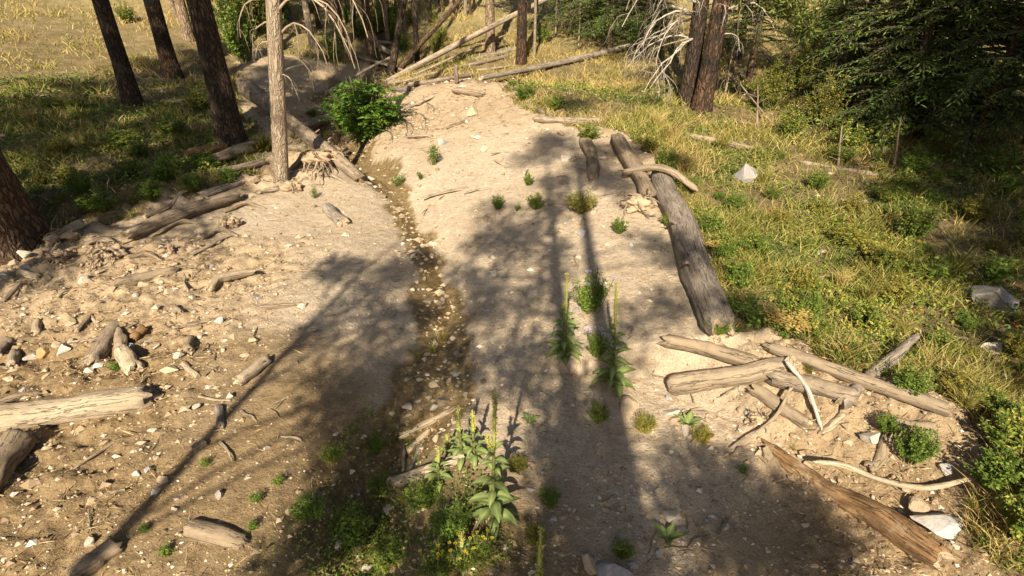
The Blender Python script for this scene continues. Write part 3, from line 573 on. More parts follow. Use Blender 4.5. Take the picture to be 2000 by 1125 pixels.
# firs and pines outside the frame that shade the right side and dapple the left
for q, (x, y, v, s, rz) in enumerate([(6.5, 1.2, 0, 1.0, 1), (8.4, 3.6, 0, 1.05, 2), (11.6, 7.0, 0, 1.05, 3), (5.0, -1.0, 1, .95, .4), (14.8, 9.6, 0, 1.1, 2.2)]):
    tree('fir_tree', ['fir beside the viewpoint on the right, second nearest', 'fir on the right just outside the view, third nearest', 'fir on the right outside the view, fourth nearest', 'small fir nearest to the viewpoint on the right', 'fir on the right outside the view, farthest of its row'][q], None, 0, [9.0, 7.0, 12.0][v]*s*.97, 'bark', FC[v], 'firs right of the viewpoint', (0, 0), rz, s, 0, 230+q, 0, .3, (x, y, float(hz(x, y))), .14, top=.12)
for q, (x, y, k, lab) in enumerate([(-10.4, 1.6, 0, 'pine left of the viewpoint standing inside the left row'), (-13.4, 3.0, 1, 'pine left of the viewpoint, farthest of the left row'), (-12.3, -.6, 0, 'pine left of the viewpoint, middle of the left row'), (-8.4, -1.2, 1, 'pine left of the viewpoint, nearest of the left row'), (6.2, -4.2, 0, 'tall pine behind the viewpoint on the right, nearer one'), (9.6, -3.4, 1, 'tall pine behind the viewpoint on the right, farther one'), (7.4, -1.6, 0, 'tall pine behind the viewpoint on the right, between the other two')]):
    tree('pine_tree', lab, None, 0, 17, 'bark', PC[k], 'pines beside the viewpoint', (0, 0), q*1.7, .95, 0, 240+q, 0, .3, (x, y, float(hz(x, y))), .2)

# ------------------------------------------------------------------ logs, poles, sticks
def end_taper(n, seed):
    t = np.linspace(0, 1, n); R = np.random.default_rng(seed); a, b = R.uniform(.55, .95, 2); return np.minimum(1, np.minimum(a+t*9, b+(1-t)*9))*(1+.06*np.sin(t*R.uniform(5, 11)+seed))
def log(name, label, pts, w, mat='brown', cat='log', lift=.5, n=20, amp=.12, group=None, seed=None, heights=None, jag=1.0, taper=1.0, endp=False, stubs=0, parts=True):
    """pts: photo pixels of the centre line where it lies on the ground (or 3-tuples: world points); w: pixel widths"""
    seed = seed if seed is not None else int(abs(hash(label)) % 97) if False else (len(label)*7+int(abs(pts[0][0])*3)) % 97
    ws = w if isinstance(w, (list, tuple)) else [w, w*taper]
    P = []; r = []
    for k, p in enumerate(pts):
        q = np.array(p, float) if len(p) == 3 else gp(*p)
        wk = np.interp(k/(len(pts)-1), np.linspace(0, 1, len(ws)), ws); rr = m_px(wk, q)/2
        if len(p) == 2: q = q+[0, 0, rr*lift+(heights[k] if heights else 0)]
        P.append(q); r.append(rr)
    path = spline(P, max(16, 9*len(P))); wob = np.linspace(0, 1, len(path)); wv = np.stack([vn(wob*4+seed, wob*0+1, 1), vn(wob*4+seed, wob*0+5, 2), .5*vn(wob*4+seed, wob*0+9, 3)], 1); path = path+wv*np.mean(r)*.4; rr = np.interp(np.linspace(0, 1, len(path)), np.linspace(0, 1, len(r)), r)
    if stubs or endp:
        t = thing(name, label, cat, path[0], 0, group); mb = MB(); tube(mb, path-path[0], rr*end_taper(len(rr), seed), max(n, 20), amp, seed, True, 0, 1, jag=jag if not endp else .15, groove=.16)
        mb.build('log_body', [MT[mat], MT['end']], t)
        R = np.random.default_rng(seed)
        if endp:
            e = path[-1] if endp > 0 else path[0]; T = (path[-1]-path[-2]) if endp > 0 else (path[0]-path[1]); T /= np.linalg.norm(T)
            T = T*.45+(np.array([0, 0, CAMH])-e)/np.linalg.norm(np.array([0, 0, CAMH])-e)*.7; T /= np.linalg.norm(T)
            c = MB(); tube(c, np.array([e-T*rr[0]*.8, e+T*.05])-path[0], rr[-1 if endp > 0 else 0]*1.06, n, .03, seed, True, 0, 1); c.build('cut_end', [MT['brown'], MT['end']], t, False)
        for k in range(stubs):
            i = int(R.uniform(.15, .9)*(len(path)-1)); a = R.uniform(0, 6.28); s = MB(); dv = np.array([math.cos(a), math.sin(a), .6]); L = rr[i]*R.uniform(1.2, 2.2)
            tube(s, spline([path[i]-path[0], path[i]-path[0]+dv*L], 4), np.linspace(rr[i]*.22, rr[i]*.1, 4), 6, .08, k); s.build('branch_stub', MT[mat], t)
        return t
    mb = MB(); tube(mb, path, rr*end_taper(len(rr), seed), max(n, 16), amp, seed, True, 0, 1, jag=jag, groove=.16)
    return tag(mb.build(name, [MT[mat], MT['end']], None, True, path[0]), label, cat, group)
# left bank
log('fallen_log', 'pale bleached log with broken end reaching in from the left edge', [(-60, 838), (140, 812), (300, 785)], [62, 54, 46], 'pale', stubs=1, n=18)
log('fallen_log', 'dirty brown log end lying under the pale bleached log', [(-60, 1010), (-5, 940), (48, 868)], [58, 56, 50], 'dusty', n=16)
log('wood_chunk', 'short rough stump chunk leaning beside a pale stick', [(176, 712), (228, 650)], [34, 30], 'brown', n=12)
log('wood_chunk', 'pale split wood chunk with a green sprout at its side', [(240, 688), (266, 726)], [30, 36], 'pale', n=12, amp=.12)
log('wood_chunk', 'stubby brown chunk wedged behind the pale split chunk', [(235, 655), (239, 684)], [20, 24], 'dusty')
log('wood_chunk', 'small reddish brown chunk right behind the stump chunks', [(259, 663), (282, 645)], [18, 20], 'orange')
log('wood_chunk', 'small bleached stick of wood, blunt, in the middle of the left bank', [(358, 712), (388, 740)], [12, 13], 'pale')
log('wood_chunk', 'short brown log with its end casting a shadow in mid left bank', [(468, 752), (524, 706)], [28, 24], 'brown', stubs=1)
log('wood_chunk', 'short upright-looking dark chunk below the short brown log', [(429, 797), (432, 838)], [16, 15], 'grey')
log('wood_chunk', 'small buried stub below the dark chunk', [(378, 884), (402, 867)], [17, 15], 'dusty')
log('wood_chunk', 'bent root piece with dark shadow on the upper left dirt', [(415, 573), (438, 553), (498, 542)], [13, 18, 14], 'dusty', lift=1.0)
log('wood_chunk', 'square grey block alone on smooth dirt below the root bank', [(640, 412), (672, 442)], [22, 24], 'grey', amp=.1)
log('wood_chunk', 'small rounded brown chunk right of the pale split chunk', [(372, 668), (370, 692)], [20, 18], 'dusty')
log('wood_chunk', 'upright dark post stub near the left edge', [(29, 722), (31, 692)], [20, 17], 'brown')
log('wood_chunk', 'dark stub at the left edge above the post stub', [(-5, 700), (22, 670)], [24, 20], 'brown')
log('wood_chunk', 'little stub with a shadow between the stones on the left', [(70, 652), (75, 630)], [18, 15], 'dusty')
log('curved_branch', 'thick curved stick above the pale bleached log at left', [(-10, 795), (40, 776), (78, 766)], [16, 15, 10], 'dusty', 'branch')
log('fallen_log', 'long brown log lying on the crest of the left root bank', [(252, 474), (360, 430), (468, 392)], [26, 27, 24], 'brown', lift=1.0, n=16, stubs=2)
log('fallen_log', 'short brown log next to the big left pine', [(98, 484), (172, 450)], [20, 18], 'brown', stubs=1)
log('fallen_log', 'short grey log behind the long crest log', [(395, 392), (470, 368)], [16, 13], 'grey')
log('fallen_log', 'dust covered log half buried in the left bank', [(225, 562), (345, 530)], [26, 22], 'dusty', lift=.15)
log('wood_chunk', 'short pale billet near the left edge below the pine', [(38, 536), (78, 544)], [12, 13], 'pale')
log('wood_chunk', 'small brown billet lying among chips in the left middle', [(340, 600), (358, 618)], [11, 12], 'dusty')
log('weathered_board', 'flat weathered board beside a white stone on the left dirt', [(512, 603), (592, 594)], [11, 9], 'dusty', 'board', lift=.2)
log('stick', 'thin crooked stick beside a pebble below the short brown log', [(388, 774), (420, 782), (452, 785)], [5, 6, 4], 'twig', 'stick')
log('stick', 'pale forked stick below the tree shadow left of the creek', [(550, 853), (580, 857), (594, 866)], [5, 6, 4], 'twig', 'stick')
log('fallen_log', 'mud crusted short log near the bottom left of the creek', [(365, 1035), (425, 1048), (482, 1062)], [34, 38, 30], 'dusty', lift=.0, n=14, amp=.2)
log('fallen_log', 'dusty log end poking in at the bottom left', [(140, 1130), (232, 1066)], [50, 38], 'dusty', lift=-.1, n=14, amp=.2)
log('stick', 'long pale stick lying behind the stump chunks on the left', [(145, 673), (185, 664), (232, 636)], [5, 7, 7], 'twig', 'stick')
log('stick', 'short dark stick behind the stump chunks', [(152, 650), (176, 622)], [9, 8], 'brown', 'stick')
log('stick', 'short pale stick leaning behind the stump chunks', [(177, 617), (192, 634)], [6, 6], 'pale', 'stick')
log('stick', 'dark twisted branch along the top of the left bank', [(285, 430), (325, 405), (355, 388), (380, 372)], [8, 10, 9, 5], 'brown', 'branch', lift=1.2)
log('stick', 'dark stick in the grass left of the post stub', [(5, 590), (45, 560)], [9, 8], 'brown', 'stick')
# creek
log('stick', 'longest pale stick laid across the creek', [(783, 858), (835, 832), (888, 803)], [13, 13, 10], 'pale', 'stick', lift=1.3, n=10)
log('stick', 'pale stick leaning under the longest creek stick', [(800, 884), (838, 845)], [13, 10], 'pale', 'stick', lift=1.0)
log('stick', 'thin grey stick standing left in the creek ravine', [(790, 868), (788, 926)], [8, 7], 'grey', 'stick', lift=1.0)
log('stick', 'grey stick crossing beside the thin creek stick', [(797, 928), (822, 876)], [9, 9], 'grey', 'stick', lift=1.0)
log('fallen_log', 'pale barkless log spanning the lower creek beside the mulleins', [(772, 950), (840, 925), (908, 897)], [24, 23, 20], 'pale', lift=.9, n=14, endp=-1)
# root bank and log by the snag
A0 = gp(478, 190)+[0, 0, .35]; Y1 = gp(690, 352)
lg = log('fallen_log', 'dark broken log slanting from the left bank down into the creek', [tuple(A0), tuple(A0*.5+gp(705, 357)*.5+[0, 0, .10]), tuple(gp(704, 357)+[0, 0, .10])], [29, 28, 24], 'brown', n=16, stubs=2)
Yl = A0[1]*.8+gp(705, 357)[1]*.2
for pts_, lab in (([(527, 216), (548, 145), (596, 124)], 'pale bent dead limb rising in front of the snag'), ([(524, 214), (562, 235), (602, 240)], 'pale dead limb crossing low in front of the snag')):
    d = MB(); W3 = [at_y(a, b, Yl-.15*k_) for k_, (a, b) in enumerate(pts_)]; tube(d, spline(W3, 12), np.linspace(.05, .02, len(spline(W3, 12))), 6, .06, 3); tag(d.build('dead_limb', MT['white_twig'], None, True, W3[0]), lab, 'branch')
log('fallen_log', 'pale brown log lying behind the snag foot', [(425, 322), (480, 302), (540, 284)], [22, 23, 22], 'dusty', lift=.9)
log('fallen_log', 'dark rotten log below the wide scorched pine', [(368, 306), (442, 298)], [17, 16], 'orange', lift=.8)
log('fallen_log', 'short log in the root tangle left of the snag', [(430, 350), (520, 322)], [13, 12], 'brown', lift=.8)
log('stick', 'pale branch end lying at the creek bend', [(690, 352), (726, 361)], [8, 5], 'pale', 'stick')
log('fallen_log', 'log lying across the shaded hollow upstream', [(585, 252), (640, 238), (668, 244)], [17, 16, 14], 'grey')
log('fallen_log', 'pale log lying at the head of the creek hollow', [(728, 88), (765, 108)], [9, 10], 'pale')
log('fallen_log', 'short crosswise log at the head of the hollow', [(735, 92), (790, 90)], [7, 7], 'grey')
# leaning poles around the back of the mound
PB = gp(760, 160); zb = [0, 0, .2]
def pole(label, a, b, Yb, w, mat, w2=None, stubs=0):
    pa = gp(*a)+[0, 0, .12]; Yb = min(Yb, gp(b[0], max(b[1], 1))[1]-.25); pb = at_y(b[0], b[1], Yb); pm = (pa+pb)/2+[0, 0, .03]
    return log('leaning_pole', label, [tuple(pa), tuple(pm), tuple(pb)], [w, w*.9, w2 or w*.75], mat, 'pole', n=9, stubs=stubs, group='poles fallen against each other behind the mound')
b0 = PB[1]
pole('dark trunk leaning steeply up from the pole pile', (764, 158), (795, -40), b0+.6, 14, 'bark_char', 12)
pole('dark pole rising from the pile to the top edge, steepest of the crossing poles', (772, 152), (925, -28), b0+1.5, 10, 'bark', 8)
pole('long brown pole propped from the pile to the reddish pine, upper one', (752, 168), (1090, -14), b0+3.0, 11, 'brown', 9, 2)
pole('grey pole resting low between the pile and the reddish pine', (755, 172), (1026, 92), b0+4.0, 10, 'grey', 8, 2)
pole('thin pale pole between the two longest poles', (815, 152), (986, 69), b0+3.6, 4.5, 'twig', 3)
pole('thin dark pole fallen from the pile toward the creek hollow', (700, 118), (800, 142), b0+.2, 6, 'brown', 4)
pole('brown pole crossing under the longest propped pole', (790, 168), (985, 112), b0+2.0, 8, 'brown', 6, 1)
pole('grey bare pole slanting over the hollow behind the green bush', (640, 190), (770, 108), b0+.3, 6, 'grey', 4, 1)
pole('thin pale pole lying flattest of the pile', (770, 172), (1005, 128), b0+2.2, 5, 'twig', 3)
pole('dark pole leaning up left from the pile', (758, 150), (715, 20), b0+1.2, 7, 'bark_char', 5)
log('fallen_log', 'long grey pole lying on the grass behind the mound', [(940, 162), (1090, 132), (1242, 95)], [10, 10, 8], 'grey', lift=1.5, stubs=2)
log('fallen_log', 'brown log lying low left of the grassy flat', [(800, 172), (860, 162), (920, 150)], [10, 10, 9], 'brown', lift=1.0)
log('wood_chunk', 'dusty log stub on the crest of the mound', [(888, 180), (946, 190)], [14, 13], 'dusty')
log('wood_chunk', 'grey short log at the back left of the mound', [(768, 180), (808, 177)], [12, 11], 'grey')
log('stick', 'long thin pale pole lying down the mound beside the green bush', [(772, 222), (840, 196), (912, 160)], [4, 5, 4], 'twig', 'stick', lift=2.5)
log('wood_chunk', 'little splintered post stub at the mound crest', [tuple(gp(892, 165)), tuple(gp(892, 165)+[0, 0, .5])], [9, 7], 'brown')
log('fallen_log', 'dark log between bare mound and grass', [(1043, 238), (1110, 240), (1172, 238)], [13, 15, 12], 'brown')
log('stick', 'short grey stick in grass above the dark log', [(1028, 208), (1076, 226)], [6, 9], 'grey', 'stick')
log('stick', 'pale short stick pointing up out of the mound grass', [(1022, 206), (1050, 188)], [5, 6], 'twig', 'stick')
# berm logs
log('fallen_log', 'weathered brown log slab at the top of the berm', [(1142, 276), (1155, 310), (1160, 350)], [24, 28, 22], 'dusty', lift=.1, amp=.2)
log('fallen_log', 'greyish log on the upper berm leading to the root wad', [(1204, 284), (1238, 338), (1268, 396)], [28, 30, 30], 'dusty', lift=.8, n=16)
log('fallen_log', 'smooth pole lying across both berm logs', [(1215, 350), (1290, 366), (1358, 388)], [13, 15, 11], 'dusty', heights=[.10, .30, .12], n=10)
bl = log('fallen_log', 'largest log, thick weathered trunk along the berm', [(1292, 352), (1322, 430), (1360, 530), (1404, 662)], [42, 50, 60, 70], 'grey', lift=.35, n=26, amp=.06, stubs=2)
log('fallen_log', 'dusty log lying below the foot of the largest log', [(1296, 676), (1380, 694), (1476, 720)], [30, 30, 26], 'dusty', lift=.8, n=16)
log('fallen_log', 'sawn log with round cut end facing the viewer in the right pile', [(1305, 768), tuple((gp(1305, 768)+[0, 0, .1]+at_y(1545, 716, gp(1305, 768)[1]-.25))/2), tuple(at_y(1545, 716, gp(1305, 768)[1]-.25))], [40, 40, 38], 'dusty', lift=.9, n=20, endp=1)
log('fallen_log', 'splintered brown log under the sawn log', [(1500, 752), (1580, 766), (1668, 786)], [32, 36, 36], 'brown', lift=.8, n=16)
log('fallen_log', 'longest log at the back of the right pile', [(1495, 678), (1660, 742), (1842, 818)], [20, 28, 26], 'dusty', lift=.8, n=16, stubs=2)
log('fallen_log', 'grey snag piece sticking up over the right pile', [tuple(gp(1640, 806)+[0, 0, .06]), tuple((gp(1640, 806)+gp(1770, 700))/2+[0, 0, .22]), tuple(gp(1772, 702)+[0, 0, .3])], [30, 26, 14], 'grey', n=14, amp=.1)
log('rotten_log', 'long rust brown rotten half log at the foot of the right bank', [(1492, 872), (1600, 945), (1720, 1020), (1850, 1100)], [26, 44, 56, 50], 'orange', lift=.02, n=22, amp=.17)
log('stick', 'long bent pale stick lying across the rotten log', [(1576, 938), (1640, 932), (1720, 946), (1800, 962), (1892, 950)], [8, 11, 11, 12, 9], 'pale', 'stick', lift=1.2, heights=[.16, .12, .04, .04, .08])
log('curved_root', 'curved brown root stub near a green shrub on the right bank', [(1728, 866), (1718, 898), (1690, 918)], [20, 22, 24], 'dusty', 'root', lift=.5)
log('dead_limb', 'bleached arching limb hanging from the sawn log', [(1522, 752), (1568, 790), (1602, 852)], [7, 8, 6], 'white_twig', 'branch', heights=[.3, .22, .02])
log('dead_limb', 'thin rusty twig with a dark shadow left of the arching limb', [(1536, 790), (1502, 842), (1425, 878)], [7, 6, 3], 'twig', 'branch', heights=[.25, .1, .02])
log('weathered_board', 'dusty plank sloping down under the sawn log', [(1470, 762), (1580, 842)], [30, 26], 'dusty', 'board', lift=.1)
log('weathered_board', 'short pale split board under the log pile', [(1600, 856), (1650, 812)], [14, 16], 'pale', 'board', lift=.3)
log('fallen_log', 'thin log on shaded grass near the twin pine', [(1345, 268), (1410, 282), (1472, 296)], [11, 13, 10], 'dusty')
log('fallen_log', 'thin log in front of the dark thicket', [(1565, 318), (1640, 330), (1714, 346)], [9, 11, 8], 'brown', stubs=2)
log('stick', 'pale stick in the orange flowers above the right pile', [(1692, 666), (1742, 686)], [8, 8], 'twig', 'stick')
log('stick', 'thin pale stick leaning near the dark thicket', [tuple(gp(1530, 270)), tuple(gp(1430, 190)+[0, 0, .5])], [3.5, 2], 'twig', 'stick')
log('fallen_log', 'dusty log end at the right of the pile behind the shrubs', [(1740, 838), (1830, 842)], [22, 24], 'dusty', lift=.3)
for q, (b, tp_, lab) in enumerate([((1638, 322), (1640, 245), 'thin pale upright stem in front of the leaning fir'), ((1480, 250), (1477, 165), 'thin bare stem right of the twin pine'), ((1555, 268), (1548, 215), 'forked bare sapling in the shade'), ((1745, 330), (1760, 230), 'thin dark bare stem in the thicket'), ((1880, 315), (1905, 215), 'long thin leaning dark stem at the right')]):
    g = gp(*b); d = MB(); branchy(d, g-g, (at_y(tp_[0], tp_[1], g[1])-g), np.linalg.norm(at_y(tp_[0], tp_[1], g[1])-g), .028, 0, 1, 4, 900+q, 5, .05)
    tag(d.build('dead_sapling', MT['twig' if q < 3 else 'dark_twig'], None, True), lab, 'sapling').location = g
# root wads: gnarled lump plus splayed roots
def rootwad(label, c, size, nroots, seed, mat='dusty', face=(-.5, -1, .1)):
    P = gp(*c); s = m_px(size, P); t = thing('root_wad', label, 'roots', P); R = np.random.default_rng(seed)
    m = MB(); u = np.linspace(0, math.pi, 28)[:, None]; v = np.linspace(0, 2*math.pi, 40, endpoint=False)[None, :]
    X = np.sin(u)*np.cos(v); Y = np.sin(u)*np.sin(v); Z = np.cos(u)+0*v; rr = .27*s*(1+.75*fbm(X*1.5+seed, Y*1.5+Z*1.9, 4, seed % 30)+.35*fbm(X*4+Z*3.1+seed, Y*4-Z*2.3, 3, 5)); k = np.arange(27)[:, None]*40; j = np.arange(40)[None, :]
    m.add(np.stack([X*rr*1.2, Y*rr, Z*rr*.75+.1*s], -1).reshape(-1, 3), np.stack([k+j, k+(j+1) % 40, k+40+(j+1) % 40, k+40+j], -1).reshape(-1, 4)); m.build('soil_lump', MT['clod'], t)
    for q in range(nroots):
        d = MB(); dv = R.normal(size=3)*[1, .8, .5]+face; branchy(d, R.normal(size=3)*.12*s+[0, 0, .2*s], dv, s*R.uniform(.4, .95), s*R.uniform(.018, .05), .7, 2, 4, seed*13+q, 5, .42); d.build('root', MT[mat], t)
    return t
rootwad('gnarled root wad on the berm where the crossing pole lies', (1245, 408), 85, 11, 31, 'brown')
rootwad('torn root mass beside the snag foot at the creek', (622, 330), 80, 14, 32)
rootwad('broken root clump left of the snag foot', (575, 372), 55, 9, 33)
rootwad('dirt clotted roots in the middle of the left bank', (215, 500), 75, 12, 34)
rootwad('small root clump with dark hollow right of the clotted roots', (385, 488), 55, 10, 35)
rootwad('little root clump under the long crest log', (330, 495), 45, 8, 36)
rootwad('root clump beside the big left pine', (140, 470), 45, 8, 37)
rootwad('roots showing in the earth bank under the right pile', (1480, 830), 50, 9, 38)
rootwad('dark root lump at the foot of the crossing poles', (742, 158), 44, 8, 40, 'brown')
for q, (a, b, c, lab) in enumerate([((300, 462), (350, 440), (392, 436), 'crooked root over the long crest log'), ((165, 478), (205, 470), (240, 482), 'dark root snaking over the clotted roots'), ((250, 510), (290, 500), (320, 515), 'bent root below the long crest log'), ((395, 470), (430, 455), (470, 462), 'bare root lying at the right of the left bank'), ((440, 415), (480, 402), (520, 408), 'thin root at the end of the long crest log'), ((500, 372), (540, 375), (585, 362), 'root crossing in front of the snag foot'), ((555, 340), (590, 318), (625, 300), 'dark root behind the snag foot'), ((590, 352), (640, 345), (680, 358), 'root lying toward the creek from the snag')]):
    log('bare_root', lab, [a, b, c], [8, 10, 5], 'brown' if q % 2 else 'dusty', 'root', heights=[.0, .03, -.02], amp=.2)
rootwad('torn roots hanging over the creek cut right of the snag', (648, 318), 60, 14, 41)
rootwad('knotted roots along the left bank below the short log', (120, 505), 60, 12, 42)
rootwad('knotted root heap at the right end of the left bank', (455, 440), 50, 12, 43)
rootwad('small roots sticking out at the creek head bank', (660, 300), 50, 9, 39, 'brown')

# ------------------------------------------------------------------ stones
import bmesh
def rock_mesh(seed, mat, cuts=12, sub=3):
    R = np.random.default_rng(seed); bm = bmesh.new(); bmesh.ops.create_icosphere(bm, subdivisions=sub, radius=.5)
    v = np.array([x.co[:] for x in bm.verts])
    for c in range(cuts):
        nrm = R.normal(size=3); nrm /= np.linalg.norm(nrm); h = R.uniform(.16, .34); dd = v@nrm-h; v = v-np.clip(dd, 0, None)[:, None]*nrm
    v += .02*fbm(v[:, 0]*5+seed, v[:, 1]*5+v[:, 2]*3, 2, seed % 30)[:, None]
    v /= (v.max(0)-v.min(0)); v -= (v.max(0)+v.min(0))/2
    for i, x in enumerate(bm.verts): x.co = v[i]
    me = bpy.data.meshes.new('stone'); bm.to_mesh(me); bm.free(); me.materials.append(MT[mat]); return me
ROCK = {m: [rock_mesh(70+9*i+hash_, m) for i in range(7)] for hash_, m in enumerate(['s_pale', 's_grey', 's_tan', 's_rust', 's_wet', 'clod'])}
def stone(label, px, py, w, h=None, mat='s_pale', flat_=.55, seed=None, rz=None, group=None, sink=.3, tilt=.25):
    P = gp(px, py); s = m_px(w, P); R = np.random.default_rng(int(px*13+py*7) if seed is None else seed)
    dy = (m_px(h, P)*1.15 if h else s*R.uniform(.7, 1.0)); hh = min(s, dy)*flat_*1.2
    o = obj('stone', ROCK[mat][R.integers(7)], None, (P[0], P[1], P[2]+hh*(.5-sink)))
    o.scale = (s, dy, hh); o.rotation_euler = (R.uniform(-tilt, tilt), R.uniform(-tilt, tilt), R.uniform(-.5, .5) if rz is None else rz)
    return tag(o, label, 'stone', group)
for a in [('large pale grey fractured boulder at the right', 1938, 598, 80, 58, 's_grey', .8), ('mossy flat stone touching the large boulder', 1893, 572, 38, 20, 's_grey', .6), ('white triangular stone below the large boulder', 1944, 688, 42, 28, 's_pale', .8),
 ('rusty orange stone beside the white triangular one', 1975, 670, 26, 26, 's_rust', .7), ('flat tan stone left of the white triangular one', 1868, 660, 40, 22, 's_tan', .4), ('small grey stone in grass left of the boulder', 1776, 566, 22, 14, 's_grey', .5),
 ('rounded grey boulder in the sunny grass right of the berm', 1455, 350, 46, 34, 's_grey', .9), ('dark grey stone slab in shaded grass', 1660, 408, 62, 30, 's_grey', .5), ('pale flat stones in the dry grass patch', 1597, 494, 40, 18, 's_pale', .3),
 ('long pale slab of rock at the lower right bank', 1842, 1035, 120, 50, 's_grey', .5), ('blocky rock above the long slab', 1795, 992, 40, 34, 's_tan', .7), ('tan slab standing by the mullein pair', 1232, 800, 44, 40, 's_tan', .8), ('pale stone right of the standing tan slab', 1308, 808, 36, 22, 's_pale', .5),
 ('thin pale stone beside the small rosette', 1338, 842, 14, 26, 's_pale', .5), ('pale round stone at the edge of the trunk shadow', 1312, 1014, 40, 32, 's_pale', .7), ('pale block on the bank under the log pile', 1696, 868, 36, 24, 's_pale', .8), ('grey stone on the shaded slope below the right shrub', 1850, 912, 24, 22, 's_grey', .8),
 ('large dark slab at the bottom edge', 1195, 1118, 92, 40, 's_grey', .6), ('upright tan stone left of the dark bottom slab', 1150, 1106, 30, 34, 's_tan', 1.2), ('tilted grey flake right of the dark bottom slab', 1235, 1106, 26, 14, 's_grey', .5), ('square shaded stone on top of the mound', 924, 222, 28, 20, 's_tan', 1.0),
 ('white sharp stone below the square stone on the mound', 882, 230, 13, 9, 's_pale', .7), ('bright white stone high on the mound', 948, 294, 18, 12, 's_pale', .8), ('white stone at the edge of the shadow on the mound', 1016, 295, 14, 8, 's_pale', .7), ('pale grey stone in the mound shadow', 1106, 312, 22, 14, 's_pale', .6), ('grey stone in the trunk shadow on the mound', 1140, 458, 24, 18, 's_grey', .6),
 ('pale boulder at the foot of the big left pine', 46, 502, 36, 20, 's_pale', .8), ('grey stone at the left edge by the pine', 8, 498, 26, 20, 's_grey', .7), ('tan stone below the pale boulder', 26, 516, 24, 16, 's_tan', .6), ('dark flat stone beside the pale billet', 52, 524, 22, 14, 's_grey', .4),
 ('white blocky stone in the left stone cluster', 126, 687, 30, 22, 's_pale', .8), ('yellowish stone in the left stone cluster', 82, 692, 24, 20, 's_rust', .8), ('pale round stone behind the white blocky one', 136, 666, 15, 12, 's_pale', .8), ('leaning pale flake left of the yellowish stone', 60, 700, 22, 18, 's_pale', .5),
 ('white stone at the end of the weathered board', 592, 600, 20, 13, 's_pale', .6), ('pale grey stone set in the root bank', 640, 436, 16, 12, 's_grey', .8) if False else ('tan lump of stone behind the yellowish stone', 142, 630, 26, 16, 's_tan', .7), ('white stone right of the stump chunks', 288, 664, 20, 12, 's_pale', .6), ('white pebble right of the pale bleached log', 298, 843, 19, 12, 's_pale', .7), ('white sharp pebble below the bleached log', 278, 868, 15, 14, 's_pale', .7),
 ('brown cobble in the lower left dirt', 202, 948, 26, 18, 's_tan', .8), ('grey pebble on the lower left dirt', 428, 970, 17, 15, 's_grey', .8), ('round pebble beside the crooked stick', 450, 778, 15, 12, 's_pale', .9), ('flat pale stone on the upper left dirt', 306, 574, 24, 9, 's_pale', .3), ('flat pale stone beside the first on the upper left dirt', 341, 566, 22, 9, 's_pale', .4),
 ('pale stone stuck in the left root bank', 316, 487, 22, 12, 's_pale', .7), ('white pebble below the left root bank', 264, 534, 13, 9, 's_pale', .7), ('pinkish stone in the clotted roots', 218, 493, 14, 9, 's_tan', .7), ('pale stone right of the left root bank', 412, 520, 13, 10, 's_pale', .8), ('pale stone at the bottom left edge', 175, 1060, 22, 18, 's_pale', .6),
 ('pale wide stone in the creek, largest of the bend', 868, 786, 30, 22, 's_wet', .7), ('white angular stone in the creek below the largest', 846, 797, 24, 14, 's_pale', .7), ('pale round stone at the creek edge', 796, 796, 20, 13, 's_pale', .7), ('white flake in the creek', 815, 786, 14, 9, 's_pale', .5), ('flat pale stone on the right creek edge', 890, 732, 26, 12, 's_pale', .5), ('tan stone in the creek bend middle', 848, 754, 22, 14, 's_tan', .7), ('white stone in the narrow creek above the bend', 830, 704, 13, 9, 's_pale', .8), ('reddish stone beside the creek sticks', 853, 859, 15, 13, 's_tan', .9), ('orange stone at the bottom of the creek', 768, 1112, 22, 16, 's_rust', .6), ('pale slab at the bottom of the creek', 716, 1112, 26, 16, 's_pale', .4), ('white stone in the weeds below the creek log', 829, 995, 14, 9, 's_pale', .8)]:
    stone(*a)
GS = ['stones of the dry left bank', 'stones in the creek bed', 'stones on the mound', 'stones on the right bank', 'stones at the bottom of the picture']
LS = ['small pale angular stone scattered on the dry left bank', 'small stone lying in the creek bed', 'small pale stone on the bare mound', 'small stone in the dirt of the right bank', 'small stone on the shaded dirt near the bottom']
ZN = [wpoly(z) for z in ([(0,520),(420,480),(620,600),(560,800),(480,1000),(120,1080),(-40,900)], [(735,372),(775,372),(850,460),(888,580),(905,690),(920,800),(860,900),(760,960),(690,1080),(640,1080),(720,900),(770,800),(815,690),(800,520)], [(800,200),(1000,210),(1190,300),(1260,480),(1330,680),(1200,760),(960,700),(900,480),(800,380)], [(1240,780),(1300,690),(1480,760),(1700,840),(1850,940),(1900,1100),(1760,1090),(1520,930),(1380,880)], [(1010,900),(1300,960),(1480,1050),(1520,1120),(1000,1120)])]
R_ = np.random.default_rng(55)
def zpoint(z):
    p = np.array(ZN[z]); lo, hi = p.min(0), p.max(0)
    while True:
        # nearer points are likelier: the same count of stones shows per picture area
        x = R_.uniform(lo[0], hi[0]); y = lo[1]*(hi[1]/lo[1])**(R_.random()**.7) if lo[1] > .3 else R_.uniform(lo[1], hi[1])
        if inpoly(np.array([x]), np.array([y]), ZN[z])[0]: return np.array([x, y, float(hz(x, y))])

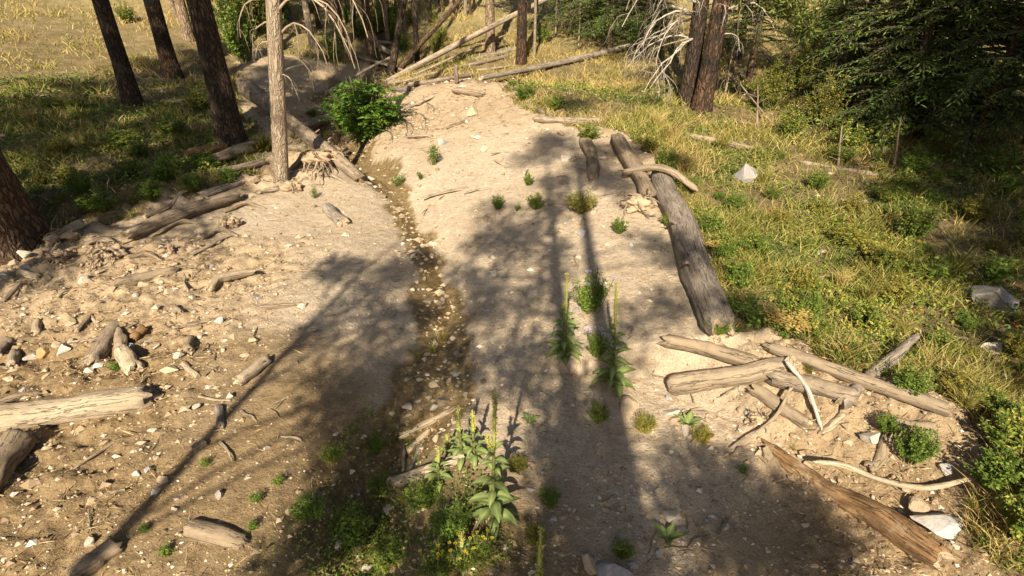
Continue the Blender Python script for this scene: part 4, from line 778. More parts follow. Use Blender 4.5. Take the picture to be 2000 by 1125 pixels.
LM = [('the short brown log', 497, 730), ('the pale bleached log end', 300, 790), ('the pale split chunk', 254, 707), ('the bent root piece', 450, 556), ('the half buried log', 285, 546), ('the weathered board', 552, 598), ('the dark chunk', 430, 818), ('the mud crusted log', 424, 1048), ('the big left pine', 30, 480), ('the post stub', 30, 706), ('the long crest log', 360, 430), ('the snag foot', 549, 355), ('the square grey block', 656, 428), ('the creek head bush', 716, 262), ('the longest creek stick', 835, 832), ('the pale creek log', 838, 925), ('the creek grass tuft', 865, 668), ('the tallest mullein', 962, 1018), ('the left mullein of the pair', 1102, 700), ('the right mullein of the pair', 1198, 755), ('the large flowering clump', 1152, 600), ('the mound forbs', 1000, 402), ('the square stone on the mound', 924, 222), ('the berm root wad', 1245, 408), ('the largest log', 1355, 530), ('the standing tan slab', 1232, 795), ('the right rosette', 1342, 832), ('the sawn log', 1430, 745), ('the rotten half log', 1660, 985), ('the curved root stub', 1715, 895), ('the long pale slab', 1842, 1035), ('the round stone in the trunk shadow', 1312, 1014), ('the dark bottom slab', 1195, 1118), ('the bottom mullein spike', 1080, 1080), ('the green bottom weed', 1215, 1085), ('the bending pale stick', 1730, 948), ('the creek bend stones', 860, 780), ('the ravine weeds', 690, 1050), ('the brown cobble', 202, 948), ('the sunlit mound tuft', 846, 310)]
def beside(head, P):
    v = np.array([P[0], P[1]*math.sin(PITCH)+(P[2]-CAMH)*math.cos(PITCH)]); Zd = depth(P); px = 1000+F*v[0]/Zd; py = 562.5-F*v[1]/Zd
    d = [(math.hypot(px-a, (py-b)*1.3), n_, px-a, py-b) for n_, a, b in LM]; dist, nm, dx, dy = min(d)
    ang = math.degrees(math.atan2(-dy, dx)) % 360; w = ['right of', 'above and right of', 'above', 'above and left of', 'left of', 'below and left of', 'below', 'below and right of'][int((ang+22.5)//45) % 8]
    return head+' '+('close ' if dist < 45 else 'well ' if dist > 130 else '')+w+' '+nm
for z, cnt in ((0, 80), (1, 110), (2, 34), (3, 40), (4, 62)):
    for k in range(cnt):
        P = zpoint(z); s = m_px((R_.gamma(3.2, 2.1)+6)*(.8 if z == 1 else 1), P); m = (['s_pale', 's_tan', 's_tan', 's_pale', 's_grey'] if z != 1 else ['s_wet', 's_pale', 's_wet', 's_tan', 's_wet'])[R_.integers(5)]
        fl = R_.uniform(.3, .75); o = obj('stone', ROCK[m][R_.integers(7)], None, (P[0], P[1], P[2]+s*fl*.2)); o.scale = (s, s*R_.uniform(.5, .95), s*fl); o.rotation_euler = (R_.uniform(-.25, .25), R_.uniform(-.25, .25), R_.uniform(0, 6.28))
        tag(o, beside(('tiny ' if s/m_px(1, P) < 10 else 'small ' if s/m_px(1, P) < 15 else 'medium ')+{'s_pale': 'pale', 's_tan': 'tan', 's_grey': 'grey', 's_wet': 'brownish', 's_rust': 'rusty'}[m]+(' flat' if fl < .45 else '')+' stone', P), 'stone', GS[z])
for k in range(70):                                                     # clods of earth in the rough banks
    P = zpoint(3 if k % 2 else 0); s = m_px(R_.gamma(3, 3)+8, P); fl = R_.uniform(.4, .7)
    o = obj('earth_clod', ROCK['clod'][R_.integers(7)], None, (P[0], P[1], P[2]+s*fl*.15)); o.scale = (s, s*R_.uniform(.5, .95), s*fl); o.rotation_euler = (R_.uniform(-.3, .3), R_.uniform(-.3, .3), R_.uniform(0, 6.28))
    tag(o, beside(('small' if s/m_px(1, P) < 15 else 'larger')+' brown lump of earth', P), 'clod', 'earth clods on the banks')
TW = []
for k in range(6):
    m = MB(); pts = spline([(-.5, 0, 0), (-.1, R_.uniform(-.08, .08), R_.uniform(0, .06)), (.2, R_.uniform(-.08, .08), R_.uniform(0, .05)), (.5, R_.uniform(-.1, .1), 0)], 9); tube(m, pts, np.linspace(.035, .02, len(pts)), 6, .1, k); TW.append([m.mesh('stick', MT[q]) for q in ('twig', 'pale', 'dusty')])
for z, cnt, lab, grp in ((0, 80, 'short dry stick littering the left bank', 'sticks on the left bank'), (3, 30, 'short dry stick in the earth of the right bank', 'sticks on the right bank'), (2, 16, 'thin dry stick on the bare mound', 'sticks on the mound'), (4, 14, 'short dry stick on the shaded dirt near the bottom', 'sticks near the bottom')):
    for k in range(cnt):
        P = zpoint(z); L = m_px(R_.gamma(3, 9)+14, P); o = obj('stick', TW[R_.integers(6)][R_.integers(3)], None, (P[0], P[1], P[2]+.012)); o.scale = (L, L*R_.uniform(.7, 1.3), L*R_.uniform(.7, 1.2)); o.rotation_euler = (R_.uniform(-.2, .2), R_.uniform(-.12, .12), R_.uniform(0, 6.28)); tag(o, beside(('short' if L/m_px(1, P) < 36 else 'long')+' thin dry stick', P), 'stick', grp)

# ------------------------------------------------------------------ mulleins
def big_leaf(L, W, droop, fold, seed):
    R = np.random.default_rng(seed); nu, nv = 9, 5; t = np.linspace(0, 1, nu); ang = .55-droop*t; x = np.concatenate([[0], np.cumsum(np.cos(ang[:-1]))])/(nu-1)*L; z = np.concatenate([[0], np.cumsum(np.sin(ang[:-1]))])/(nu-1)*L
    wd = W*.5*(np.sin(np.clip(t*1.05+.02, 0, 1)**.75*math.pi)**.8+.06); s = np.linspace(-1, 1, nv)
    X = x[:, None]+0*s; Y = wd[:, None]*s[None, :]; Z = z[:, None]+fold*np.abs(s)[None, :]*wd[:, None]+.05*W*np.sin(t*19+seed)[:, None]*np.abs(s)[None, :]*R.uniform(.5, 1)
    m = MB(); i = np.arange(nu-1)[:, None]*nv; j = np.arange(nv-1)[None, :]; rn = np.clip(.5+.3*vn(X*20, Y*20, seed)-.25*np.abs(s)[None, :]+.3*(np.abs(s) < .1)[None, :], 0, 1)
    m.add(np.stack([X, Y, Z], -1).reshape(-1, 3), np.stack([i+j, i+nv+j, i+nv+j+1, i+j+1], -1).reshape(-1, 4), rn.ravel()); return m.mesh('leaf', MT['l_mullein'])
LEAF = [big_leaf(1, .36, 1.45, .22, 1), big_leaf(1, .38, 1.1, .18, 2), big_leaf(1, .34, 1.8, .22, 3), big_leaf(1, .40, .8, .3, 4)]
def mullein(label, base, top=None, H=None, nl=22, ll=.30, seed=0, spikes=1, P=None, group=None):
    P = gp(*base) if P is None else P; R = np.random.default_rng(seed)
    if top is not None: H = at_y(top[0], top[1], P[1])[2]-P[2]; lx = (at_y(top[0], top[1], P[1])[0]-P[0])/H
    else: lx = 0
    t = thing('mullein', label, 'plant', P, 0, group); fs = .52 if H else 0
    if H:
        m = MB(); z = np.linspace(-.03, H*.6, 8); tube(m, np.stack([lx*z, 0*z, z], 1), np.linspace(.017, .012, 8), 7, .05, seed); m.build('stalk', MT['stem'], t)
        for s in range(spikes):
            z0 = H*.56; z1 = H if s == 0 else H*R.uniform(.66, .72); n_ = 60; z = np.linspace(z0, z1, n_); dx = 0 if s == 0 else .05*(-1 if s % 2 else 1); sp = MB()
            rad = .0125*np.clip((z1-z)/(z1-z0)*4, .25, 1)*(1 if s == 0 else .8)*(1+.22*np.sin(z*260)); q = np.clip((z-z0)/.1, 0, 1)
            tube(sp, np.stack([lx*z+dx*q, 0*z, z], 1), rad, 9, .22, seed+s, True, rnd=.45)
            k = int(150*(z1-z0)/.7)+20; zz = R.uniform(z0+.02, z1-.02, k); a = R.uniform(0, 6.28, k); pp = np.stack([lx*zz+dx*np.clip((zz-z0)/.1, 0, 1)+.010*np.cos(a), .010*np.sin(a), zz], 1)
            blades(sp, pp, np.stack([np.cos(a), np.sin(a), 0*a+.5], 1), R.uniform(.012, .024, k), R.uniform(.010, .018, k), R.uniform(.3, 1, k), .3)
            sp.build('flower_spike', MT['l_spike'], t)
    for k in range(nl):
        q = k/nl; z = (q**1.2)*(H or 0)*.58+.02; a = k*2.4+R.uniform(-.3, .3); L = ll*(1-.62*q)*R.uniform(.85, 1.1)
        o = obj('leaf', LEAF[R.integers(3) if H else 3], t, (lx*z+math.cos(a)*.012, math.sin(a)*.012, z)); o.scale = (L, L*R.uniform(.85, 1.1), L); o.rotation_euler = (R.uniform(-.15, .15), R.uniform(-.15, .15)+(-.25 if q > .6 or not H else 0), a)
    return t
mullein('tallest flowering mullein with broad leaves beside the lower creek', (962, 1018), (967, 757), nl=30, ll=.28, seed=1, spikes=2)
mullein('small mullein just left of the tallest one', (926, 895), (923, 800), nl=16, ll=.22, seed=2)
mullein('slim mullein second to the left of the tallest one', (903, 900), (893, 792), nl=16, ll=.20, seed=3)
mullein('short yellow-tipped mullein at the creek log', (856, 942), (857, 872), nl=16, ll=.20, seed=4, spikes=2)
mullein('smallest thin mullein behind the creek log', (876, 890), (873, 847), nl=10, ll=.13, seed=5)
mullein('shaded mullein, left of the pair on the mound foot', (1102, 700), (1108, 532), nl=34, ll=.30, seed=6, spikes=2)
mullein('shaded mullein, right of the pair on the mound foot', (1198, 755), (1204, 550), nl=34, ll=.32, seed=7, spikes=2)
Pn = np.array([.16, 2.05, float(hz(.16, 2.05))]); mullein('yellow mullein spike rising from the bottom edge', None, None, CAMH+ray(1080, 1030)[2]*2.05/ray(1080, 1030)[1]-Pn[2], 22, .34, 8, 3, Pn)
mullein('faint young mullein spike among the yellow flowers', (903, 1100), (902, 1038), nl=12, ll=.16, seed=9)
mullein('small leafy rosette on the dirt beside the tallest mullein shadow', (1035, 826), None, None, 10, .13, 10)
mullein('grey green rosette on the right bank by the pale stones', (1342, 832), None, None, 14, .19, 11)
mullein('shaded rosette right of the bottom centre', (1302, 1055), None, None, 12, .17, 12)

# ------------------------------------------------------------------ leafy plants and shrubs
def clump(seed, ns, h, sp, ll, lw, per, up=.7, leaf_droop=.2, pin=0):
    """stems with leaves in a unit sized clump; returns foliage and stem meshes"""
    R = np.random.default_rng(seed); fo = MB(); st = MB(); P = []; D = []; RN = []
    for s in range(ns):
        a = R.uniform(0, 6.28); rr = sp*math.sqrt(R.random()); hh = h*R.uniform(.55, 1.0)*(1-.35*(rr/sp)**2); b = np.array([math.cos(a), math.sin(a), 0])
        pts = spline([b*rr*.25, b*rr*.6+[0, 0, hh*.55], b*rr*1.0+[0, 0, hh]], 8); tube(st, pts, np.linspace(.012, .004, len(pts))*(h**.5), 4, .05, s, False)
        sr = R.uniform(-.18, .18)
        for k in range(per):
            t = R.uniform(.25, 1); p = pts[int(t*(len(pts)-1))]; aa = R.uniform(0, 6.28); d = np.array([math.cos(aa), math.sin(aa), R.uniform(-.3, .6)])
            if pin:                                                      # pinnate leaf: leaflets along a rachis
                d = d/np.linalg.norm(d); L = ll*3.2; sd = np.cross(d, [0, 0, 1]); sd /= np.linalg.norm(sd)+1e-9; rv = np.clip(.5+sr+.25*R.normal(), 0, 1)
                for q in range(pin):
                    tt = .3+.7*q/pin; pp = p+d*L*tt-np.array([0, 0, .25*L*tt**2])
                    for s2 in (-1, 1): P.append(pp); D.append(d*.5+sd*s2*.9+[0, 0, -leaf_droop]); RN.append(rv+R.uniform(-.1, .1))
            else: P.append(p+d*ll*.3); D.append(d+[0, 0, -leaf_droop]); RN.append(np.clip(.5+sr+.22*R.normal(), 0, 1))
    n = len(P); blades(fo, np.array(P), np.array(D), ll*R.uniform(.6, 1.15, n), lw*R.uniform(.7, 1.15, n), np.clip(np.array(RN), 0, 1), .2)
    return fo, st
CL = {}
def clump_mesh(key, lm):
    if (key, lm) not in CL: fo, st = clump(*key); CL[(key, lm)] = (fo.mesh('foliage', MT[lm], False), st.mesh('stem', MT['stem']))
    return CL[(key, lm)]
K_BUSH = [(300+i, 40, 1.0, .55, .075, .05, 42) for i in range(3)]           # rounded shrub, unit height
K_FORB = [(310+i, 16, 1.0, .6, .17, .075, 16) for i in range(3)]            # leafy forb
K_FINE = [(320+i, 46, 1.0, .6, .12, .032, 34) for i in range(3)]             # fine leaved weed
K_ELDER = (330, 85, 1.0, .58, .085, .036, 7, .7, .3, 5)
K_WIL = [(335+i, 50, 1.0, .5, .055, .02, 70) for i in range(2)]
def plant(name, label, base, hpx, key, lm, wide=1.0, cat='plant', group=None, flowers=None, P=None, H=None, rz=None):
    P = gp(*base) if P is None else P; H = m_px(hpx, P)*(1.25 if key in K_FINE else 1.05) if H is None else H; t = thing(name, label, cat, P, 0, group); f, s = clump_mesh(key, lm); rz = (P[0]*7.3) % 6.28 if rz is None else rz
    for nm, me in (('foliage', f), ('stem', s)): o = obj(nm, me, t); o.scale = (H*wide, H*wide, H); o.rotation_euler = (0, 0, rz)
    if flowers:
        mat, n_, sz = flowers; R = np.random.default_rng(int(P[1]*1000))
        for k in range(n_):
            a = R.uniform(0, 6.28); rr = H*wide*.55*math.sqrt(R.random()); z = H*R.uniform(.75, 1.08); m = MB(); c = 26; aa = R.uniform(0, 6.28, c); q = sz*np.sqrt(R.random(c)); pp = np.stack([q*np.cos(aa), q*np.sin(aa), .12*sz*R.normal(size=c)], 1)
            blades(m, pp, np.stack([np.cos(aa), np.sin(aa), .1+0*aa], 1), sz*.5, sz*.45, R.random(c), .1, np.tile([0, 0, 1.], (c, 1))); m.build('flower_head', MT[mat], t, False).location = (rr*math.cos(a), rr*math.sin(a), z)
            sm = MB(); tube(sm, np.array([[rr*.4*math.cos(a), rr*.4*math.sin(a), 0], [rr*math.cos(a), rr*math.sin(a), z]]), .004, 4, 0, k); sm.build('flower_stem', MT['stem'], t)
    return t
plant('elder_bush', 'bright green leafy bush overhanging the creek head', (716, 268), 124, K_ELDER, 'l_elder', .95, 'bush', P=gp(716, 268))
for a in [('sunlit green tuft on the upper mound', (846, 322), 52, 'FORB', 'l_green', .55), ('green tuft at the creek edge below the bush', (778, 364), 36, 'FORB', 'l_green', .7), ('smaller tuft beside the creek edge tuft', (822, 350), 20, 'FORB', 'l_green', .8),
 ('dark green bushy forb at the shadow edge on the mound', (973, 408), 34, 'BUSH', 'l_green', .8), ('small low forb right of the bushy one', (1010, 412), 20, 'FORB', 'l_green', .8), ('round dark forb in the shade on the mound', (1046, 408), 36, 'BUSH', 'l_herb', 1.0), ('green forb higher in the mound shade', (1032, 362), 28, 'BUSH', 'l_green', .9),
 ('yellowish weed clump in the trunk shadow', (1132, 415), 46, 'FINE', 'l_olive', 1.0), ('bright forb below the root wad', (1208, 456), 36, 'BUSH', 'l_green', .95), ('large green flowering clump between the two mulleins', (1152, 610), 96, 'BUSH', 'l_green', .75), ('lower green clump under the flowering clump', (1165, 695), 60, 'BUSH', 'l_green', .8),
 ('green weed below the right mullein', (1168, 822), 48, 'BUSH', 'l_herb', 1.0), ('grey weed beside the standing tan slab', (1258, 842), 36, 'FINE', 'l_olive', 1.0), ('weed under the small right rosette', (1368, 862), 30, 'FINE', 'l_olive', 1.1), ('little bright weed on the right dirt', (1452, 925), 20, 'FORB', 'l_green', 1.1), ('bushy weed at the bottom right of centre', (1215, 1088), 50, 'BUSH', 'l_herb', .95),
 ('leafy weed near the trunk shadow bottom', (1072, 985), 42, 'FINE', 'l_herb', .8), ('tall weed left of the bottom mullein spike', (1045, 1060), 50, 'FINE', 'l_olive', .7), ('green sprout beside the pale split chunk', (228, 716), 24, 'FORB', 'l_green', 1.1), ('small weed at the snag foot', (615, 388), 26, 'FORB', 'l_green', .7), ('pale little weed on the left dirt', (405, 908), 20, 'FORB', 'l_herb', 1.2),
 ('low weed at the mud crusted log', (330, 1080), 28, 'FORB', 'l_green', 1.1), ('leafy weed left of the mud crusted log', (282, 1040), 24, 'FORB', 'l_green', 1.0), ('small weed right of the mud crusted log', (495, 1035), 24, 'FORB', 'l_green', 1.0), ('weed in the sun near the creek ravine', (500, 980), 26, 'FORB', 'l_green', 1.0), ('second sunlit weed near the creek ravine', (545, 945), 24, 'FORB', 'l_green', 1.0),
 ('weed on the crumbling creek edge', (735, 885), 44, 'FINE', 'l_green', .7), ('feathery weed on the left creek slope', (655, 900), 40, 'FINE', 'l_herb', .9), ('dense weeds clump left in the ravine bottom', (690, 1060), 80, 'FINE', 'l_green', .8), ('feathery clump on the lower left creek slope', (610, 1010), 50, 'FINE', 'l_green', 1.0), ('weed clump behind the creek log', (745, 960), 40, 'FINE', 'l_herb', 1.0),
 ('shaded weeds right of the creek log end', (830, 985), 56, 'FINE', 'l_herb', 1.0), ('green weeds under the tallest mullein', (880, 1040), 60, 'FINE', 'l_green', 1.0), ('weeds at the bottom edge left of the yellow flowers', (760, 1100), 60, 'FINE', 'l_herb', 1.0), ('weed beside the tallest mullein stem', (1010, 920), 36, 'FINE', 'l_olive', .9)]:
    lab, b, h, k, lm, w = a; key = {'FORB': K_FORB, 'BUSH': K_BUSH, 'FINE': K_FINE}[k][int(b[0]) % 3]
    plant('weed', lab, b, h, key, lm, w, flowers=('l_violet', 4, .03) if 'flowering' in lab else None)
for q, (b, h) in enumerate([((860, 1125), 70), ((905, 1110), 60), ((940, 1090), 60)]): plant('yellow_wildflower', ['yellow flowering weed at the bottom edge, left one', 'yellow flowering weed in the middle of the patch', 'yellow flowering weed nearest the tallest mullein'][q], b, h, K_FINE[q], 'l_herb', .7, flowers=('l_yellow', 8, .011))
# shrubs on the right flat and on the left bank
for q, (b, h, k, lm, w, lab) in enumerate([((1410, 505), 60, 'BUSH', 'l_green', 1.1, 'green snowberry shrub against the middle of the largest log'), ((1385, 455), 48, 'BUSH', 'l_green', 1.1, 'green shrub at the upper part of the largest log'), ((1440, 560), 60, 'BUSH', 'l_green', 1.1, 'leafy green shrub right of the largest log middle'), ((1470, 500), 56, 'BUSH', 'l_herb', 1.2, 'yellowish green shrub farther right of the largest log'),
 ((1425, 610), 44, 'BUSH', 'l_herb', 1.1, 'low shrub near the thick end of the largest log'), ((1300, 330), 50, 'BUSH', 'l_herb', 1.0, 'sunlit shrub above the crossing pole'), ((1265, 300), 36, 'BUSH', 'l_olive', 1.2, 'low rusty tipped shrub beside the upper berm log'), ((1150, 272), 36, 'BUSH', 'l_herb', 1.4, 'dark weed bed beside the dark log on the mound'), ((1025, 195), 32, 'BUSH', 'l_green', 1.5, 'bright green low shrub at the back edge of the mound'), ((1085, 215), 36, 'BUSH', 'l_herb', 1.2, 'shaded shrub in the grass behind the mound'),
 ((1775, 470), 95, 'BUSH', 'l_herb', .8, 'rounded big leaved shrub in the right shade'), ((1740, 590), 60, 'BUSH', 'l_olive', 1.2, 'olive shrub with red leaves right of the flower patch'), ((1690, 640), 60, 'BUSH', 'l_herb', 1.2, 'green shrub above the right log pile'), ((1770, 775), 80, 'BUSH', 'l_green', .85, 'bright shrub behind the grey snag piece'), ((1775, 905), 95, 'BUSH', 'l_green', .75, 'glossy green shrub below the log pile at right'), ((1725, 850), 56, 'BUSH', 'l_green', .8, 'small bright shrub at the log pile end'),
 ((1930, 960), 100, 'BUSH', 'l_green', 1.0, 'dark shaded shrub at the lower right edge'), ((1990, 1060), 110, 'BUSH', 'l_herb', 1.0, 'shaded shrub in the bottom right corner'), ((1980, 850), 90, 'BUSH', 'l_herb', 1.1, 'shaded shrub at the right edge above the corner'), ((1870, 770), 60, 'BUSH', 'l_olive', 1.3, 'low olive shrub right of the log pile'), ((1590, 660), 50, 'BUSH', 'l_herb', 1.3, 'low shrub around the orange flowers'), ((1560, 560), 46, 'BUSH', 'l_olive', 1.4, 'dry looking low shrub in the sunny grass'),
 ((1400, 655), 30, 'FINE', 'l_green', 1.3, 'pale green weed at the butt of the largest log'), ((1650, 480), 44, 'FINE', 'l_olive', 1.2, 'thin grassy shrub in the right grass'), ((1300, 440), 30, 'BUSH', 'l_herb', 1.0, 'small shrub between root wad and largest log'),
 ((1830, 690), 56, 'BUSH', 'l_herb', 1.3, 'shaded low shrub left of the white triangular stone'), ((1720, 530), 50, 'BUSH', 'l_herb', 1.2, 'green shrub with red leaves in the right shade'), ((1900, 430), 60, 'BUSH', 'l_olive', 1.2, 'dark low shrub on the shaded slope at right'), ((1600, 420), 36, 'BUSH', 'l_olive', 1.3, 'low shrub in the long grass right of the berm'), ((1520, 440), 36, 'BUSH', 'l_olive', 1.3, 'low yellow shrub in the sunny grass'),
 ((330, 350), 56, 'BUSH', 'l_green', 1.3, 'green snowberry shrub in the middle of the left bank thicket'), ((255, 345), 46, 'BUSH', 'l_herb', 1.3, 'green shrub left in the left bank thicket'), ((200, 420), 50, 'BUSH', 'l_green', 1.4, 'green shrub beside the big left pine'), ((300, 395), 46, 'BUSH', 'l_green', 1.3, 'bright shrub above the long crest log'), ((395, 330), 40, 'BUSH', 'l_herb', 1.3, 'low shrub left of the pale brown log'), ((450, 365), 40, 'BUSH', 'l_green', 1.1, 'green shrub just left of the snag foot'), ((140, 360), 44, 'BUSH', 'l_olive', 1.4, 'low olive shrub right behind the big left pine'), ((240, 290), 44, 'BUSH', 'l_herb', 1.5, 'shaded shrub under the dark charred pine'), ((340, 265), 44, 'BUSH', 'l_herb', 1.4, 'shrub below the scarred pine'), ((390, 215), 44, 'BUSH', 'l_herb', 1.3, 'shrub at the left of the wide scorched pine'), ((120, 300), 36, 'BUSH', 'l_olive', 1.5, 'low shrub in dry grass at the far left'), ((165, 385), 40, 'BUSH', 'l_green', 1.3, 'leafy shrub next to the big pine trunk')]):
    key = {'BUSH': K_BUSH, 'FINE': K_FINE}[k][q % 3]; plant('shrub', lab, b, h, key, lm, w, 'shrub')
for q, (b, h, lm, w, lab) in enumerate([((478, 120), 120, 'l_green', .6, 'tall green shrub between the wide scorched pine and the snag'), ((452, 70), 95, 'l_green', .6, 'tall green shrub behind the wide scorched pine'), ((655, 120), 70, 'l_herb', .7, 'dark shrub at the creek hollow'), ((705, 75), 50, 'l_green', .8, 'bright shrub among the background trunks'), ((770, 80), 55, 'l_green', .7, 'bright green shrub behind the leaning dark trunk'), ((740, 130), 30, 'l_green', 1.0, 'small green shrub at the pole pile'), ((250, 45), 45, 'l_herb', .8, 'shrub on the dry slope between the charred pines'),
 ((1560, 195), 150, 'willow', .6, 'tall yellow green willow shrub in front of the pale hillside'), ((1500, 215), 110, 'willow', .7, 'willow shrub right of the twin-trunked pine'), ((1600, 255), 120, 'l_olive', .7, 'shaded willow shrub left of the leaning fir'), ((1540, 270), 70, 'l_herb', .9, 'dark shrub at the foot of the willows'), ((1720, 290), 70, 'l_herb', 1.0, 'leafy shrub in the thicket shade'), ((1830, 300), 80, 'l_olive', .9, 'yellowing shrub in the thicket shade'), ((1950, 350), 80, 'l_herb', 1.0, 'shrub under the large layered fir'), ((1650, 300), 70, 'l_herb', 1.0, 'low shrub at the foot of the leaning fir'), ((1780, 340), 60, 'l_green', 1.1, 'green low shrub on the thicket edge'), ((1060, 85), 40, 'l_green', .9, 'small bright shrub right of the reddish pine'), ((1620, 60), 110, 'l_olive', .8, 'shrub on the pale hillside top right'), ((1560, 75), 70, 'willow', .8, 'shrub at the foot of the pale hillside')]):
    plant('tall_shrub', lab, b, h, K_WIL[q % 2] if lm in ('willow', 'l_olive') else K_BUSH[q % 3], lm, w, 'shrub')
for q, (b, lab) in enumerate([((1530, 660), 'orange flower clump left above the sawn log'), ((1560, 655), 'orange flower clump, brightest, above the log pile'), ((1500, 640), 'faded orange flowers near the largest log end'), ((1395, 500), 'orange tinted flowers beside the largest log')]): plant('yarrow', lab, b, 36, K_FORB[q % 3], 'l_herb', 1.1, flowers=('l_tansy', 7, .07), group='faded orange yarrow by the logs')


# more herbs and low shrubs of the flats, each a plant of its own
LM += [('the large pale boulder', 1938, 598), ('the rounded grey boulder', 1455, 350), ('the big leaved shrub', 1775, 430), ('the dark grey slab', 1660, 408), ('the orange flowers', 1545, 650), ('the longest pile log', 1660, 742), ('the twin pine foot', 1356, 213), ('the thin log by the thicket', 1640, 330), ('the leaning fir foot', 1668, 238), ('the grey snag piece', 1710, 740), ('the glossy right shrub', 1775, 870), ('the thick log end', 1402, 660), ('the crossing pole', 1340, 385), ('the scarred pine foot', 338, 150), ('the wide scorched pine foot', 456, 283), ('the dark charred pine foot', 262, 205), ('the white triangular stone', 1944, 688), ('the dark log on the mound', 1110, 240)]
for q in range(26):                                                     # shrubs between the trunks upstream
    px = R_.uniform(425, 920); py = R_.uniform(6, 112)
    if 560 < px < 740 and py > 90: continue
    P = gp(px, py); nb = min(((abs(px-a), n_, px-a) for n_, a in (('the snag', 543), ('the wide scorched pine', 412), ('the brown pine left of the poles', 712), ('the leaning dark trunk', 785), ('the crossing poles', 850), ('the thin brown lone trunk', 660))))
    lm = ['l_green', 'l_herb', 'willow'][q % 3]; plant('shrub', '%s %s shrub upslope %s %s' % ('taller' if q % 2 else 'low', ['green', 'yellow green', 'pale olive'][q % 3], 'right of' if nb[2] > 0 else 'left of', nb[1]), None, 0, K_BUSH[q % 3] if lm != 'willow' else K_WIL[q % 2], lm, R_.uniform(.6, 1.0), 'shrub', 'shrubs between the trunks upstream', P=P, H=R_.uniform(1.2, 2.1) if q % 2 else R_.uniform(.6, 1.1), rz=q)
ZV = [V_RIGHT, V_LEFT]; made = 0
while made < 120:
    px = R_.uniform(1230, 2040) if made < 86 else R_.uniform(40, 620); py = R_.uniform(180, 1090) if made < 86 else R_.uniform(180, 450); P = gp(px, py)
    if not inpoly(np.array([P[0]]), np.array([P[1]]), ZV[0 if made < 86 else 1])[0] or (1470 < px < 1870 and 640 < py < 880): continue
    w = R_.random(); key, lm, nm = [(K_BUSH, 'l_herb', 'green'), (K_BUSH, 'l_olive', 'olive'), (K_FORB, 'l_green', 'bright green'), (K_FINE, 'l_herb', 'feathery green'), (K_BUSH, 'l_green', 'leafy green')][R_.integers(5)]
    plant('herb', beside(('low ' if w < .6 else 'taller ')+nm+' herb', P), None, 0, key[R_.integers(3)], lm, R_.uniform(.8, 1.4), 'herb', 'herbs of the flats', P=P, H=R_.uniform(.12, .26) if w < .6 else R_.uniform(.28, .5), rz=R_.uniform(0, 6.28)); made += 1

# ------------------------------------------------------------------ countless small stuff
def sample(n, r0, r1, fn, half=1.02, p=1.0):
    r = r0*(r1/r0)**(rng.random(n)**p); a = rng.uniform(-half, half, n); x = r*np.sin(a); y = r*np.cos(a); k = rng.random(n) < fn(x, y); x, y = x[k], y[k]
    return x, y, hz(x, y), r[k]
def tuft_dir(n, up): return np.stack([rng.normal(size=n), rng.normal(size=n), np.full(n, up)], 1)
def gdens(x, y): return veg(x, y)*np.clip(.5+1.9*fbm(x*.8, y*.8, 3, 41), .08, 1)
def greenness(x, y): return np.clip(.45+1.8*fbm(x*.55, y*.55, 2, 42)+.30*(x > 2)*(y < 13)+.3*(x < -4)*(y < 17)-.5*(y > 18), 0, 1)
x, y, z, r = sample(460000, 3.0, 38, gdens); gsel = rng.random(len(x)) < greenness(x, y)
for nm, sel, mat, lab in (('dry_grass', ~gsel, 'straw', 'dry straw coloured grass on the banks and slopes'), ('green_grass', gsel, 'grass', 'green and yellowing grass on the flats beside the creek')):
    m = MB(); n = int(sel.sum()); sc = .6+.9*np.clip(fbm(x[sel]*1.7, y[sel]*1.7, 2, 44)+.4, 0, 1)
    grassblades(m, np.stack([x[sel], y[sel], z[sel]-.01], 1), tuft_dir(n, 1.7), rng.uniform(.09, .32, n)*sc, (.0025+.00075*r[sel])*rng.uniform(.7, 1.3, n), rng.random(n), .16); tag(m.build(nm, MT[mat], None, False), lab, 'grass', kind='stuff')
